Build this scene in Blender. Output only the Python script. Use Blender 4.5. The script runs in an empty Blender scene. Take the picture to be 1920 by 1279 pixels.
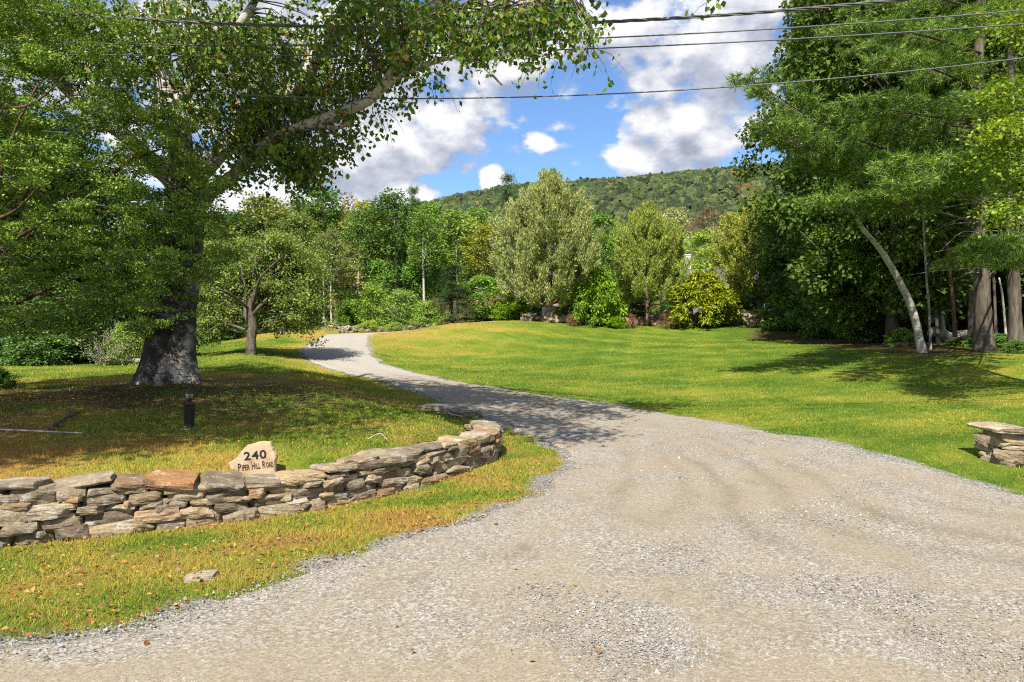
import bpy, math
import numpy as np
from mathutils import Vector
sc = bpy.context.scene
COL = sc.collection
R = math.radians
# ------------------------------------------------------------------ camera, light, exposure
EYE = 1.6
cd = bpy.data.cameras.new('camera'); cam = bpy.data.objects.new('camera', cd); COL.objects.link(cam)
cam.location = (0, 0, EYE); cam.rotation_euler = (R(90), 0, 0)
cd.lens = 24; cd.sensor_width = 36; cd.clip_start = 0.1; cd.clip_end = 6000
sc.camera = cam
SUN_EL, SUN_AZ = 50, -14          # sun behind the camera and to its left
sd = bpy.data.lights.new('sun', 'SUN'); sun = bpy.data.objects.new('sun', sd); COL.objects.link(sun)
sd.energy = 4.6; sd.angle = R(0.5); sd.color = (1, .95, .86)
trav = Vector((-math.sin(R(SUN_AZ))*math.cos(R(SUN_EL)), math.cos(R(SUN_AZ))*math.cos(R(SUN_EL)), -math.sin(R(SUN_EL))))
sun.rotation_euler = trav.to_track_quat('-Z', 'Y').to_euler(); sun.location = (0, -20, 30)
sc.view_settings.view_transform = 'Standard'; sc.view_settings.look = 'None'
sc.view_settings.exposure = 1.1; sc.view_settings.gamma = 1
sc.cycles.use_denoising = False; sc.cycles.pixel_filter_type = 'BLACKMAN_HARRIS'; sc.cycles.filter_width = 1.15; sc.cycles.max_bounces = 6; sc.cycles.transparent_max_bounces = 4; sc.cycles.sample_clamp_indirect = 4

def build_world():
    w = bpy.data.worlds.new('World'); sc.world = w; w.use_nodes = True
    nt = w.node_tree; N = nt.nodes; L = nt.links
    for n in list(N): N.remove(n)
    out = N.new('ShaderNodeOutputWorld'); bg = N.new('ShaderNodeBackground'); bg.inputs[1].default_value = 0.079
    L.new(bg.outputs[0], out.inputs[0])
    sky = N.new('ShaderNodeTexSky'); sky.sky_type = 'NISHITA'; sky.sun_disc = False
    sky.sun_elevation = R(SUN_EL); sky.sun_rotation = R(180-SUN_AZ); sky.ozone_density = 2.2; sky.air_density = 1.0; sky.dust_density = .3
    def m(op, a, b=None, c=None, clamp=False):
        n = N.new('ShaderNodeMath'); n.operation = op; n.use_clamp = clamp
        for i, x in enumerate((a, b, c)):
            if x is None: continue
            if isinstance(x, (int, float)): n.inputs[i].default_value = x
            else: L.new(x, n.inputs[i])
        return n.outputs[0]
    tc = N.new('ShaderNodeTexCoord'); sx = N.new('ShaderNodeSeparateXYZ'); L.new(tc.outputs['Generated'], sx.inputs[0])
    az = m('ARCTAN2', sx.outputs[0], sx.outputs[1]); el0 = m('ARCSINE', sx.outputs[2])
    blobs = [(1040, 70, 300, 100, .70), (1250, 120, 150, 60, .6), (1400, 110, 85, 105, 1.05), (1430, 220, 80, 75, .85), (1310, 262, 130, 55, .85), (1190, 292, 80, 26, .8),
             (850, 232, 95, 50, 1.0), (730, 270, 120, 60, 1.0), (630, 310, 120, 75, 1.0), (600, 370, 130, 40, .9),
             (758, 368, 52, 26, 1.3), (924, 340, 24, 22, 1.3), (500, 60, 380, 170, .85), (150, 200, 330, 250, .7), (1075, 235, 60, 14, .55), (1190, 165, 40, 16, .4), (1500, 330, 160, 40, .8), (985, 275, 50, 25, .5)]
    def dens(el):
        cx = N.new('ShaderNodeCombineXYZ'); L.new(az, cx.inputs[0]); L.new(m('MULTIPLY', el, 1.55), cx.inputs[1])
        no = N.new('ShaderNodeTexNoise'); no.inputs['Scale'].default_value = 6.5; no.inputs['Detail'].default_value = 9; no.inputs['Roughness'].default_value = .6
        L.new(cx.outputs[0], no.inputs['Vector'])
        vo = N.new('ShaderNodeTexVoronoi'); vo.inputs['Scale'].default_value = 22; vo.feature = 'SMOOTH_F1'; vo.inputs['Smoothness'].default_value = .6
        nm = N.new('ShaderNodeVectorMath'); nm.operation = 'MULTIPLY_ADD'; L.new(no.outputs['Color'], nm.inputs[0]); nm.inputs[1].default_value = (.1, .1, .1); L.new(cx.outputs[0], nm.inputs[2])
        L.new(nm.outputs[0], vo.inputs['Vector'])
        tot = None
        for (u, v, ru, rv, s) in blobs:
            a0 = math.atan((u-960)/1280); e0 = math.atan((640-v)/math.hypot(1280, u-960))
            da = m('DIVIDE', m('SUBTRACT', az, a0), ru/1280); de = m('DIVIDE', m('SUBTRACT', el, e0), rv/1280)
            q = m('ADD', m('MULTIPLY', da, da), m('MULTIPLY', de, de))
            g = m('MULTIPLY', m('EXPONENT', m('MULTIPLY', q, -.62)), s)
            tot = g if tot is None else m('MAXIMUM', tot, g)
        back = m('MULTIPLY', m('GREATER_THAN', m('ABSOLUTE', az), .85), .52)
        tot = m('MAXIMUM', tot, back)
        n2 = m('MULTIPLY', m('SUBTRACT', no.outputs[0], .5), 2.7)
        n3 = m('MULTIPLY', m('SUBTRACT', .45, vo.outputs['Distance']), .42)
        return m('ADD', m('ADD', tot, n2), n3)
    d1 = dens(el0); d2 = dens(m('ADD', el0, .035))
    mr = N.new('ShaderNodeMapRange'); mr.interpolation_type = 'SMOOTHSTEP'; L.new(d1, mr.inputs[0]); mr.inputs[1].default_value = .30; mr.inputs[2].default_value = .62
    lit = m('ADD', m('MULTIPLY', m('SUBTRACT', d1, d2), 1.1), .52, clamp=True)
    thick = N.new('ShaderNodeMapRange'); L.new(d1, thick.inputs[0]); thick.inputs[1].default_value = .55; thick.inputs[2].default_value = 1.5; thick.inputs[3].default_value = .12; thick.inputs[4].default_value = -.15
    lowb = N.new('ShaderNodeMapRange'); L.new(el0, lowb.inputs[0]); lowb.inputs[1].default_value = .20; lowb.inputs[2].default_value = .26; lowb.inputs[3].default_value = .35; lowb.inputs[4].default_value = 0
    lit = m('ADD', m('ADD', lit, thick.outputs[0]), lowb.outputs[0], clamp=True)
    cr = N.new('ShaderNodeValToRGB'); L.new(lit, cr.inputs[0]); e = cr.color_ramp.elements
    e[0].position = .2; e[0].color = (.38, .42, .51, 1); e[1].position = .9; e[1].color = (1, 1, 1, 1); x = e.new(.52); x.color = (.58, .62, .71, 1)
    cs = N.new('ShaderNodeMix'); cs.data_type = 'RGBA'; cs.blend_type = 'MULTIPLY'; cs.inputs[0].default_value = 1; L.new(cr.outputs[0], cs.inputs[6]); cs.inputs[7].default_value = (6.0, 6.0, 6.15, 1)
    tint = N.new('ShaderNodeMix'); tint.data_type = 'RGBA'; tint.blend_type = 'MULTIPLY'; tint.inputs[0].default_value = 1; L.new(sky.outputs[0], tint.inputs[6]); tint.inputs[7].default_value = (.80, .98, 1.18, 1)
    mx = N.new('ShaderNodeMix'); mx.data_type = 'RGBA'; L.new(mr.outputs[0], mx.inputs[0]); L.new(tint.outputs[2], mx.inputs[6]); L.new(cs.outputs[2], mx.inputs[7])
    L.new(mx.outputs[2], bg.inputs[0])
    w.cycles.sampling_method = "MANUAL"; w.cycles.sample_map_resolution = 512
build_world()

# ------------------------------------------------------------------ helpers
def rngs(s): return np.random.default_rng(s)
def PX(u, v, y): return np.array([(u-960)/1280*y, y, EYE+(639.5-v)/1280*y])
def nrm(a): return a/np.maximum(np.linalg.norm(a, axis=-1, keepdims=True), 1e-9)
class MB:
    def __init__(s): s.v = []; s.p = []; s.c = []; s.n = 0
    def add(s, verts, polys, col=None):
        verts = np.asarray(verts, float).reshape(-1, 3)
        if len(verts) == 0: return s
        s.v.append(verts)
        for p in (polys if isinstance(polys, list) else [polys]): s.p.append(np.asarray(p, int)+s.n)
        if col is not None: s.c.append(np.broadcast_to(np.asarray(col, float), (len(verts), 3)))
        s.n += len(verts); return s
    def mesh(s, name, mat, smooth=False, off=None):
        me = bpy.data.meshes.new(name)
        V = np.concatenate(s.v) if s.v else np.zeros((0, 3))
        if off is not None: V = V-np.asarray(off)
        me.vertices.add(len(V)); me.vertices.foreach_set('co', V.ravel().astype(np.float32))
        tot = np.concatenate([np.full(len(p), p.shape[1]) for p in s.p]); idx = np.concatenate([p.ravel() for p in s.p])
        me.loops.add(len(idx)); me.polygons.add(len(tot))
        me.loops.foreach_set('vertex_index', idx.astype(np.int32))
        st = np.zeros(len(tot), np.int32); st[1:] = np.cumsum(tot)[:-1]
        me.polygons.foreach_set('loop_start', st)
        try: me.polygons.foreach_set('loop_total', tot.astype(np.int32))
        except Exception: pass
        me.polygons.foreach_set('use_smooth', np.full(len(tot), smooth, bool))
        if s.c:
            C = np.concatenate(s.c); at = me.attributes.new('tone', 'FLOAT_COLOR', 'POINT')
            at.data.foreach_set('color', np.concatenate([C, np.ones((len(C), 1))], 1).ravel().astype(np.float32))
        me.update(calc_edges=True)
        if mat: me.materials.append(mat)
        return me
    def obj(s, name, mat, parent=None, smooth=False, off=None):
        o = bpy.data.objects.new(name, s.mesh(name, mat, smooth, off)); COL.objects.link(o)
        if parent is not None: o.parent = parent
        return o
def tag(o, label=None, cat=None, group=None, kind=None):
    if label: o['label'] = label
    if cat: o['category'] = cat
    if group: o['group'] = group
    if kind: o['kind'] = kind
    return o
def thing(name, loc, label, cat, group=None):
    o = bpy.data.objects.new(name, None); COL.objects.link(o); o.location = Vector([float(a) for a in loc]); o.empty_display_size = .2
    return tag(o, label, cat, group)
def tube(mb, path, rad, n=8, cap=True, wob=0, seed=0):
    path = np.asarray(path, float); rad = np.broadcast_to(np.asarray(rad, float), (len(path),))
    T = np.gradient(path, axis=0); T = nrm(T)
    ref = np.array([0.31, .77, .2]) if abs(T[:, 2]).mean() > .6 else np.array([0.05, .1, 1.])
    S = nrm(np.cross(T, ref)); U = np.cross(S, T)
    a = np.arange(n)*2*math.pi/n
    r = rad[:, None]*np.ones(n)
    if wob: r = r*(1+wob*rngs(seed).normal(size=r.shape))
    V = path[:, None]+(S[:, None]*np.cos(a)[:, None]+U[:, None]*np.sin(a)[:, None])*r[..., None]
    k = len(path); i = np.arange(k-1)[:, None]*n; j = np.arange(n)
    q = np.stack([i+j, i+(j+1) % n, i+n+(j+1) % n, i+n+j], -1).reshape(-1, 4)
    pl = [q]
    if cap: pl += [np.arange(n)[::-1][None], (np.arange(n)+(k-1)*n)[None]]
    mb.add(V.reshape(-1, 3), pl)
def spline(pts, k=8):
    p = np.asarray(pts, float); p = np.vstack([2*p[0]-p[1], p, 2*p[-1]-p[-2]]); o = []
    for i in range(1, len(p)-2):
        for t in np.arange(k)/k:
            o.append(.5*(2*p[i]+(p[i+1]-p[i-1])*t+(2*p[i-1]-5*p[i]+4*p[i+1]-p[i+2])*t*t+(3*p[i]-p[i-1]-3*p[i+1]+p[i+2])*t**3))
    o.append(p[-2]); return np.array(o)
def box(mb, c, s, bev=0, rotz=0):
    x, y, z = [d/2 for d in s]
    b = min(bev, x*.9, y*.9, z*.9)
    if b <= 0:
        V = np.array([[i*x, j*y, k*z] for k in (-1, 1) for (i, j) in ((-1, -1), (1, -1), (1, 1), (-1, 1))]); F = [np.array([[3, 2, 1, 0], [4, 5, 6, 7], [0, 1, 5, 4], [1, 2, 6, 5], [2, 3, 7, 6], [3, 0, 4, 7]])]
    else:
        def ring(z, i): return [[-x+i, -y+i, z], [x-i, -y+i, z], [x-i, y-i, z], [-x+i, y-i, z]]
        V = np.array(ring(-z, b)+ring(-z+b, 0)+ring(z-b, 0)+ring(z, b)); F = [[3, 2, 1, 0], [12, 13, 14, 15]]
        for k in range(3):
            for j in range(4): F.append([k*4+j, k*4+(j+1) % 4, k*4+4+(j+1) % 4, k*4+4+j])
        F = [np.array(F)]
    c_, s_ = math.cos(rotz), math.sin(rotz); V = V@np.array([[c_, s_, 0], [-s_, c_, 0], [0, 0, 1]])
    mb.add(V+np.asarray(c), F)
def cards(mb, P, A, N, L, W, bend=.12, col=None):
    A = nrm(A); S = nrm(np.cross(A, N)); N2 = np.cross(S, A)
    n = len(P); L = np.broadcast_to(L, (n,))[:, None]; W = np.broadcast_to(W, (n,))[:, None]
    V = np.stack([P, P+A*L*.45+S*W*.5+N2*L*bend, P+A*L, P+A*L*.45-S*W*.5+N2*L*bend], 1)
    if col is not None: col = np.repeat(col, 4, axis=0)
    mb.add(V.reshape(-1, 3), np.arange(4*n).reshape(n, 4), col)
def tris(mb, P, A, S, L, W, col=None):
    n = len(P); A = nrm(A); S = nrm(S); L = np.broadcast_to(L, (n,))[:, None]; W = np.broadcast_to(W, (n,))[:, None]
    V = np.stack([P-S*W*.5, P+S*W*.5, P+A*L], 1)
    if col is not None: col = np.repeat(col, 3, axis=0)
    mb.add(V.reshape(-1, 3), np.arange(3*n).reshape(n, 3), col)

# ------------------------------------------------------------------ materials
def mat(name):
    m = bpy.data.materials.new(name); m.use_nodes = True
    nt = m.node_tree
    for n in list(nt.nodes): nt.nodes.remove(n)
    out = nt.nodes.new('ShaderNodeOutputMaterial')
    return m, nt, out
def mk(nt, t, **kw):
    n = nt.nodes.new(t)
    for k, v in kw.items():
        if isinstance(k, str) and hasattr(n, k): setattr(n, k, v)
    return n
def noise(nt, vec, scale, detail=4, rough=.6):
    n = nt.nodes.new('ShaderNodeTexNoise'); n.inputs['Scale'].default_value = scale; n.inputs['Detail'].default_value = detail; n.inputs['Roughness'].default_value = rough
    if vec is not None: nt.links.new(vec, n.inputs['Vector'])
    return n.outputs[0]
def ramp(nt, fac, stops):
    n = nt.nodes.new('ShaderNodeValToRGB'); nt.links.new(fac, n.inputs[0]); e = n.color_ramp.elements
    while len(e) < len(stops): e.new(.5)
    for i, (p, c) in enumerate(stops): e[i].position = p; e[i].color = (*c, 1) if len(c) == 3 else c
    return n.outputs[0]
def mix(nt, fac, a, b, mode='MIX'):
    n = nt.nodes.new('ShaderNodeMix'); n.data_type = 'RGBA'; n.blend_type = mode
    for i, x in ((0, fac), (6, a), (7, b)):
        if isinstance(x, (int, float)): n.inputs[i].default_value = x
        elif isinstance(x, tuple): n.inputs[i].default_value = (*x, 1) if len(x) == 3 else x
        else: nt.links.new(x, n.inputs[i])
    return n.outputs[2]
def bump(nt, h, strength=.4, dist=.02):
    n = nt.nodes.new('ShaderNodeBump'); n.inputs['Strength'].default_value = strength; n.inputs['Distance'].default_value = dist; nt.links.new(h, n.inputs['Height']); return n.outputs[0]
def pbsdf(nt, out, col, rough=.8, spec=.3, normal=None, metal=0):
    p = nt.nodes.new('ShaderNodeBsdfPrincipled'); p.inputs['Roughness'].default_value = rough; p.inputs['Specular IOR Level'].default_value = spec; p.inputs['Metallic'].default_value = metal
    if isinstance(col, tuple): p.inputs['Base Color'].default_value = (*col, 1)
    else: nt.links.new(col, p.inputs['Base Color'])
    if normal is not None: nt.links.new(normal, p.inputs['Normal'])
    if out: nt.links.new(p.outputs[0], out.inputs[0])
    return p
def leaf_shader(nt, out, col, trans=.3, rough=.5, spec=.25):
    p = pbsdf(nt, None, col, rough, spec)
    t = nt.nodes.new('ShaderNodeBsdfTranslucent'); nt.links.new(mix(nt, 1, col, (1.3, 1.25, .6), 'MULTIPLY'), t.inputs[0])
    m = nt.nodes.new('ShaderNodeMixShader'); m.inputs[0].default_value = trans
    nt.links.new(p.outputs[0], m.inputs[1]); nt.links.new(t.outputs[0], m.inputs[2]); nt.links.new(m.outputs[0], out.inputs[0])
def leaf_mat(name, stops=None, trans=.3, autumn=(.30, .12, .02), nscale=.5):
    """stops: fixed palette by leaf; None: the crown object's own colour, its alpha = share of autumn leaves"""
    m, nt, out = mat(name); geo = nt.nodes.new('ShaderNodeNewGeometry'); rnd = geo.outputs['Random Per Island']
    if stops: col = ramp(nt, rnd, stops)
    else:
        oi = nt.nodes.new('ShaderNodeObjectInfo')
        br = ramp(nt, rnd, [(0, (.55, .6, .55)), (.5, (1, 1, 1)), (1, (1.55, 1.4, 1.2))])
        col = mix(nt, 1, oi.outputs['Color'], br, 'MULTIPLY')
        au = nt.nodes.new('ShaderNodeMath'); au.operation = 'ADD'
        tc = nt.nodes.new('ShaderNodeTexCoord'); nz = noise(nt, tc.outputs['Object'], nscale, 2)
        k = nt.nodes.new('ShaderNodeMath'); k.operation = 'MULTIPLY_ADD'; nt.links.new(nz, k.inputs[0]); k.inputs[1].default_value = 1.5; k.inputs[2].default_value = -1.25
        nt.links.new(k.outputs[0], au.inputs[0]); nt.links.new(oi.outputs['Alpha'], au.inputs[1])
        k2 = nt.nodes.new('ShaderNodeMapRange'); nt.links.new(au.outputs[0], k2.inputs[0]); k2.inputs[1].default_value = 0; k2.inputs[2].default_value = .22
        col = mix(nt, k2.outputs[0], col, mix(nt, 1, br, autumn, 'MULTIPLY'))
    tc = nt.nodes.new('ShaderNodeTexCoord')
    col = mix(nt, 1, col, ramp(nt, noise(nt, tc.outputs['Object'], 1.3, 2), [(.3, (.72, .78, .75)), (.7, (1.25, 1.2, 1.1))]), 'MULTIPLY')
    leaf_shader(nt, out, col, trans); return m
def bark_mat(name, stops, scale=(6, 6, 1.2), bstr=.6):
    m, nt, out = mat(name); tc = nt.nodes.new('ShaderNodeTexCoord'); mp = nt.nodes.new('ShaderNodeMapping'); mp.inputs['Scale'].default_value = scale
    nt.links.new(tc.outputs['Object'], mp.inputs[0]); f = noise(nt, mp.outputs[0], 1.6, 8, .68)
    pbsdf(nt, out, ramp(nt, f, stops), .85, .2, bump(nt, f, bstr, .05)); return m
def birch_bark(name, dark=.0):
    m, nt, out = mat(name); tc = nt.nodes.new('ShaderNodeTexCoord')
    mp = nt.nodes.new('ShaderNodeMapping'); mp.inputs['Scale'].default_value = (1.2, 1.2, .9); nt.links.new(tc.outputs['Object'], mp.inputs[0])
    big = noise(nt, mp.outputs[0], 1.5, 7, .72)
    mp2 = nt.nodes.new('ShaderNodeMapping'); mp2.inputs['Scale'].default_value = (5, 5, 34); nt.links.new(tc.outputs['Object'], mp2.inputs[0])
    len_ = noise(nt, mp2.outputs[0], 1., 3, .5); fine = noise(nt, tc.outputs['Object'], 14, 5, .7)
    c = ramp(nt, big, [(.30+dark, (.018, .015, .013)), (.46+dark, (.045, .039, .034)), (.53+dark, (.22, .19, .16)), (.60+dark, (.44, .41, .36)), (.8, (.58, .55, .5))])
    c = mix(nt, ramp(nt, len_, [(.36, (1, 1, 1)), (.43, (0, 0, 0))]), c, (.05, .042, .035))
    c = mix(nt, .6, c, ramp(nt, fine, [(.25, (.35, .34, .33)), (.7, (1.2, 1.2, 1.2))]), 'MULTIPLY')
    pbsdf(nt, out, c, .75, .25, bump(nt, big, .8, .1)); return m
def plain(name, col, rough=.6, spec=.4, var=.25, scale=12, metal=0):
    m, nt, out = mat(name); tc = nt.nodes.new('ShaderNodeTexCoord'); f = noise(nt, tc.outputs['Object'], scale, 5)
    a = tuple(c*(1-var) for c in col); b = tuple(c*(1+var) for c in col)
    pbsdf(nt, out, ramp(nt, f, [(.3, a), (.7, b)]), rough, spec, bump(nt, f, .15, .01), metal); return m
def stone_mat(name, warm=True):
    m, nt, out = mat(name); tc = nt.nodes.new('ShaderNodeTexCoord'); geo = nt.nodes.new('ShaderNodeNewGeometry'); oi = nt.nodes.new('ShaderNodeObjectInfo')
    ad = nt.nodes.new('ShaderNodeVectorMath'); ad.operation = 'MULTIPLY_ADD'; nt.links.new(geo.outputs['Random Per Island'], ad.inputs[0]); ad.inputs[1].default_value = (37, 91, 53); nt.links.new(tc.outputs['Object'], ad.inputs[2])
    ps = ad.outputs[0]; oa = nt.nodes.new('ShaderNodeVectorMath'); oa.operation = 'MULTIPLY_ADD'; nt.links.new(oi.outputs['Random'], oa.inputs[0]); oa.inputs[1].default_value = (71, 33, 59); nt.links.new(ps, oa.inputs[2]); ps = oa.outputs[0]
    r = nt.nodes.new('ShaderNodeMath'); r.operation = 'FRACT'; ra = nt.nodes.new('ShaderNodeMath'); ra.operation = 'ADD'; nt.links.new(oi.outputs['Random'], ra.inputs[0]); nt.links.new(geo.outputs['Random Per Island'], ra.inputs[1]); nt.links.new(ra.outputs[0], r.inputs[0])
    base = ramp(nt, r.outputs[0], [(0, (.20, .18, .15)), (.2, (.12, .103, .086)), (.35, (.285, .26, .205)), (.5, (.175, .145, .11)), (.62, (.32, .265, .175)), (.74, (.21, .195, .17)), (.86, (.335, .31, .26)), (.95, (.24, .14, .07)), (1, (.13, .12, .11))] if warm else [(0, (.2, .19, .18)), (.5, (.3, .285, .26)), (1, (.14, .135, .13))])
    mp = nt.nodes.new('ShaderNodeMapping'); mp.inputs['Scale'].default_value = (4, 4, 8.5); nt.links.new(ps, mp.inputs[0])
    lay = noise(nt, mp.outputs[0], 1.6, 7, .66); blot = noise(nt, ps, 7, 6, .66); fine = noise(nt, ps, 48, 4, .7)
    base = mix(nt, 1, base, (1.10, 1.0, .86), 'MULTIPLY'); c = mix(nt, .85, base, ramp(nt, lay, [(.28, (.44, .41, .38)), (.5, (1, .96, .90)), (.74, (1.5, 1.45, 1.36))]), 'MULTIPLY')
    c = mix(nt, ramp(nt, blot, [(.54, (0, 0, 0)), (.68, (.8, .8, .8))]), c, (.42, .40, .35))
    c = mix(nt, ramp(nt, blot, [(.30, (.75, .75, .75)), (.40, (0, 0, 0))]), c, (.075, .06, .05))
    c = mix(nt, .7, c, ramp(nt, fine, [(.25, (.45, .45, .45)), (.75, (1.4, 1.4, 1.4))]), 'MULTIPLY')
    hb = mix(nt, .45, lay, fine); pbsdf(nt, out, c, .88, .2, bump(nt, hb, .95, .025)); return m
M = {}
M['leaf'] = leaf_mat('crown_leaf')
M['leaf_red'] = leaf_mat('crown_leaf_red', autumn=(.30, .055, .035))
M['birch_leaf'] = leaf_mat('birch_leaf', [(0, (.042, .09, .013)), (.4, (.088, .165, .021)), (.75, (.15, .24, .03)), (.93, (.26, .32, .045)), (.985, (.34, .22, .03)), (1, (.30, .11, .02))], .31)
M['yew'] = leaf_mat('yew_needle', [(0, (.06, .12, .024)), (.5, (.15, .25, .04)), (.85, (.26, .38, .058)), (1, (.33, .42, .07))], .2)
M['pine'] = leaf_mat('pine_needle', [(0, (.035, .075, .016)), (.5, (.10, .19, .035)), (.8, (.26, .40, .07)), (1, (.42, .50, .11))], .3)
M['bright'] = leaf_mat('sapling_leaf', [(0, (.08, .15, .014)), (.5, (.16, .25, .022)), (.9, (.26, .34, .03)), (1, (.28, .22, .03))], .36)
M['bark_birch'] = birch_bark('birch_bark', .025); M['bark_limb'] = birch_bark('birch_limb_bark', -.17)
M['bark_brown'] = bark_mat('brown_bark', [(.3, (.03, .024, .018)), (.5, (.09, .072, .055)), (.72, (.19, .16, .13))])
M['bark_grey'] = bark_mat('grey_bark', [(.3, (.09, .08, .07)), (.55, (.22, .20, .175)), (.75, (.36, .335, .30))])
M['bark_red'] = bark_mat('red_bark', [(.3, (.04, .022, .015)), (.5, (.10, .057, .036)), (.72, (.18, .115, .08))])
M['bark_white'] = bark_mat('white_bark', [(.33, (.06, .05, .045)), (.44, (.34, .31, .27)), (.7, (.55, .52, .46))], (2.5, 2.5, 9), .4)
M['bark_pale'] = bark_mat('pale_bark', [(.3, (.22, .2, .17)), (.55, (.42, .395, .35)), (.75, (.58, .55, .5))])
M['stone_sand'] = plain('sandy_stone', (.26, .215, .155), .9, .1, .3, 30)
M['stone'] = stone_mat('fieldstone'); M['stone_grey'] = stone_mat('grey_fieldstone', False)

# ------------------------------------------------------------------ terrain
WALL = np.array([(-9, 3.6), (-6, 4.55), (-3.94, 5.25), (-3.31, 5.57), (-2.29, 6.11), (-1.65, 6.6), (-1.13, 7.26), (-.63, 8.03), (-.26, 8.72), (-.15, 9.35), (-.3, 9.9)])
DL = np.array([(-40, 1.4), (-14, 2.0), (-6, 2.75), (-2.67, 3.56), (-1.95, 4.1), (-1.07, 5.25), (0.0, 6.6), (.5, 7.9), (.8, 8.9), (.66, 10), (.2, 11.2), (-.3, 12.4), (-.9, 13.4), (-2, 15.9), (-4.1, 20.1), (-6.6, 24.3), (-8, 26.5), (-9.1, 30), (-10.1, 35), (-10.9, 40), (-10.6, 43.5), (-8, 46.5), (-2, 48.2)])
DR = np.array([(40, 1.0), (20, 2.6), (12, 4.2), (8.5, 5.4), (6.5, 6.3), (5.3, 7.06), (4.95, 8.6), (4.55, 10.1), (4.05, 11.8), (3.5, 13.2), (2.9, 14.2), (2.25, 15.1), (1.4, 15.9), (.4, 16.8), (-1.8, 20.2), (-4.2, 24.3), (-5.2, 26.6), (-6.1, 29.5), (-7.2, 34), (-8.07, 39), (-7.3, 41.3), (-5, 43.6), (-1, 45.5)])
DLs = spline(DL, 12); DRs = spline(DR, 12)
def edge_wobble(P, seed, amp=.05):
    r = rngs(seed); n = len(P); w = .9*sum(a*np.sin(np.arange(n)*f+r.uniform(0, 6)) for a, f in ((1, .5), (.8, 1.3), (.7, 2.9)))
    w = w*sstep((np.arange(n)-46)/30); T = nrm(np.gradient(P, axis=0)); return P+np.stack([-T[:, 1], T[:, 0]], 1)*w[:, None]*amp
def sstep(x): x = np.clip(x, 0, 1); return x*x*(3-2*x)
DLs = edge_wobble(DLs, 1); DRs = edge_wobble(DRs, 2)
DPOLY = np.vstack([DLs, DRs[::-1]])
def segd(P, L):
    """distance of points to a polyline; signed by side (left positive); parameter of the nearest vertex"""
    best = np.full(len(P), 1e9); sg = np.zeros(len(P)); par = np.zeros(len(P))
    for i in range(len(L)-1):
        a, b = L[i], L[i+1]; ab = b-a; t = np.clip(((P-a)@ab)/(ab@ab), 0, 1); q = P-(a+t[:, None]*ab); d = np.hypot(q[:, 0], q[:, 1])
        c = ab[0]*(P[:, 1]-a[1])-ab[1]*(P[:, 0]-a[0]); u = d < best-1e-9
        best[u] = d[u]; sg[u] = np.sign(c[u]); par[u] = i+t[u]
    return best, sg, par
def inpoly(P, poly):
    x, y = P[:, 0], P[:, 1]; ins = np.zeros(len(P), bool); j = len(poly)-1
    for i in range(len(poly)):
        xi, yi = poly[i]; xj, yj = poly[j]
        if yi != yj:
            k = ((yi > y) != (yj > y)) & (x < (xj-xi)*(y-yi)/(yj-yi)+xi); ins ^= k
        j = i
    return ins
def sstep(x): x = np.clip(x, 0, 1); return x*x*(3-2*x)
MEDGE = np.vstack([WALL, DL[10:20]+np.array([-.15, 0])]); MW = np.r_[np.full(len(WALL)-1, .60), [.8], np.full(10, 2.6)]
def mound(P):
    d, s, par = segd(P, MEDGE); w = np.interp(par, np.arange(len(MW)), MW); return .37*sstep((d-.12)/w)*(s > 0)
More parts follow.
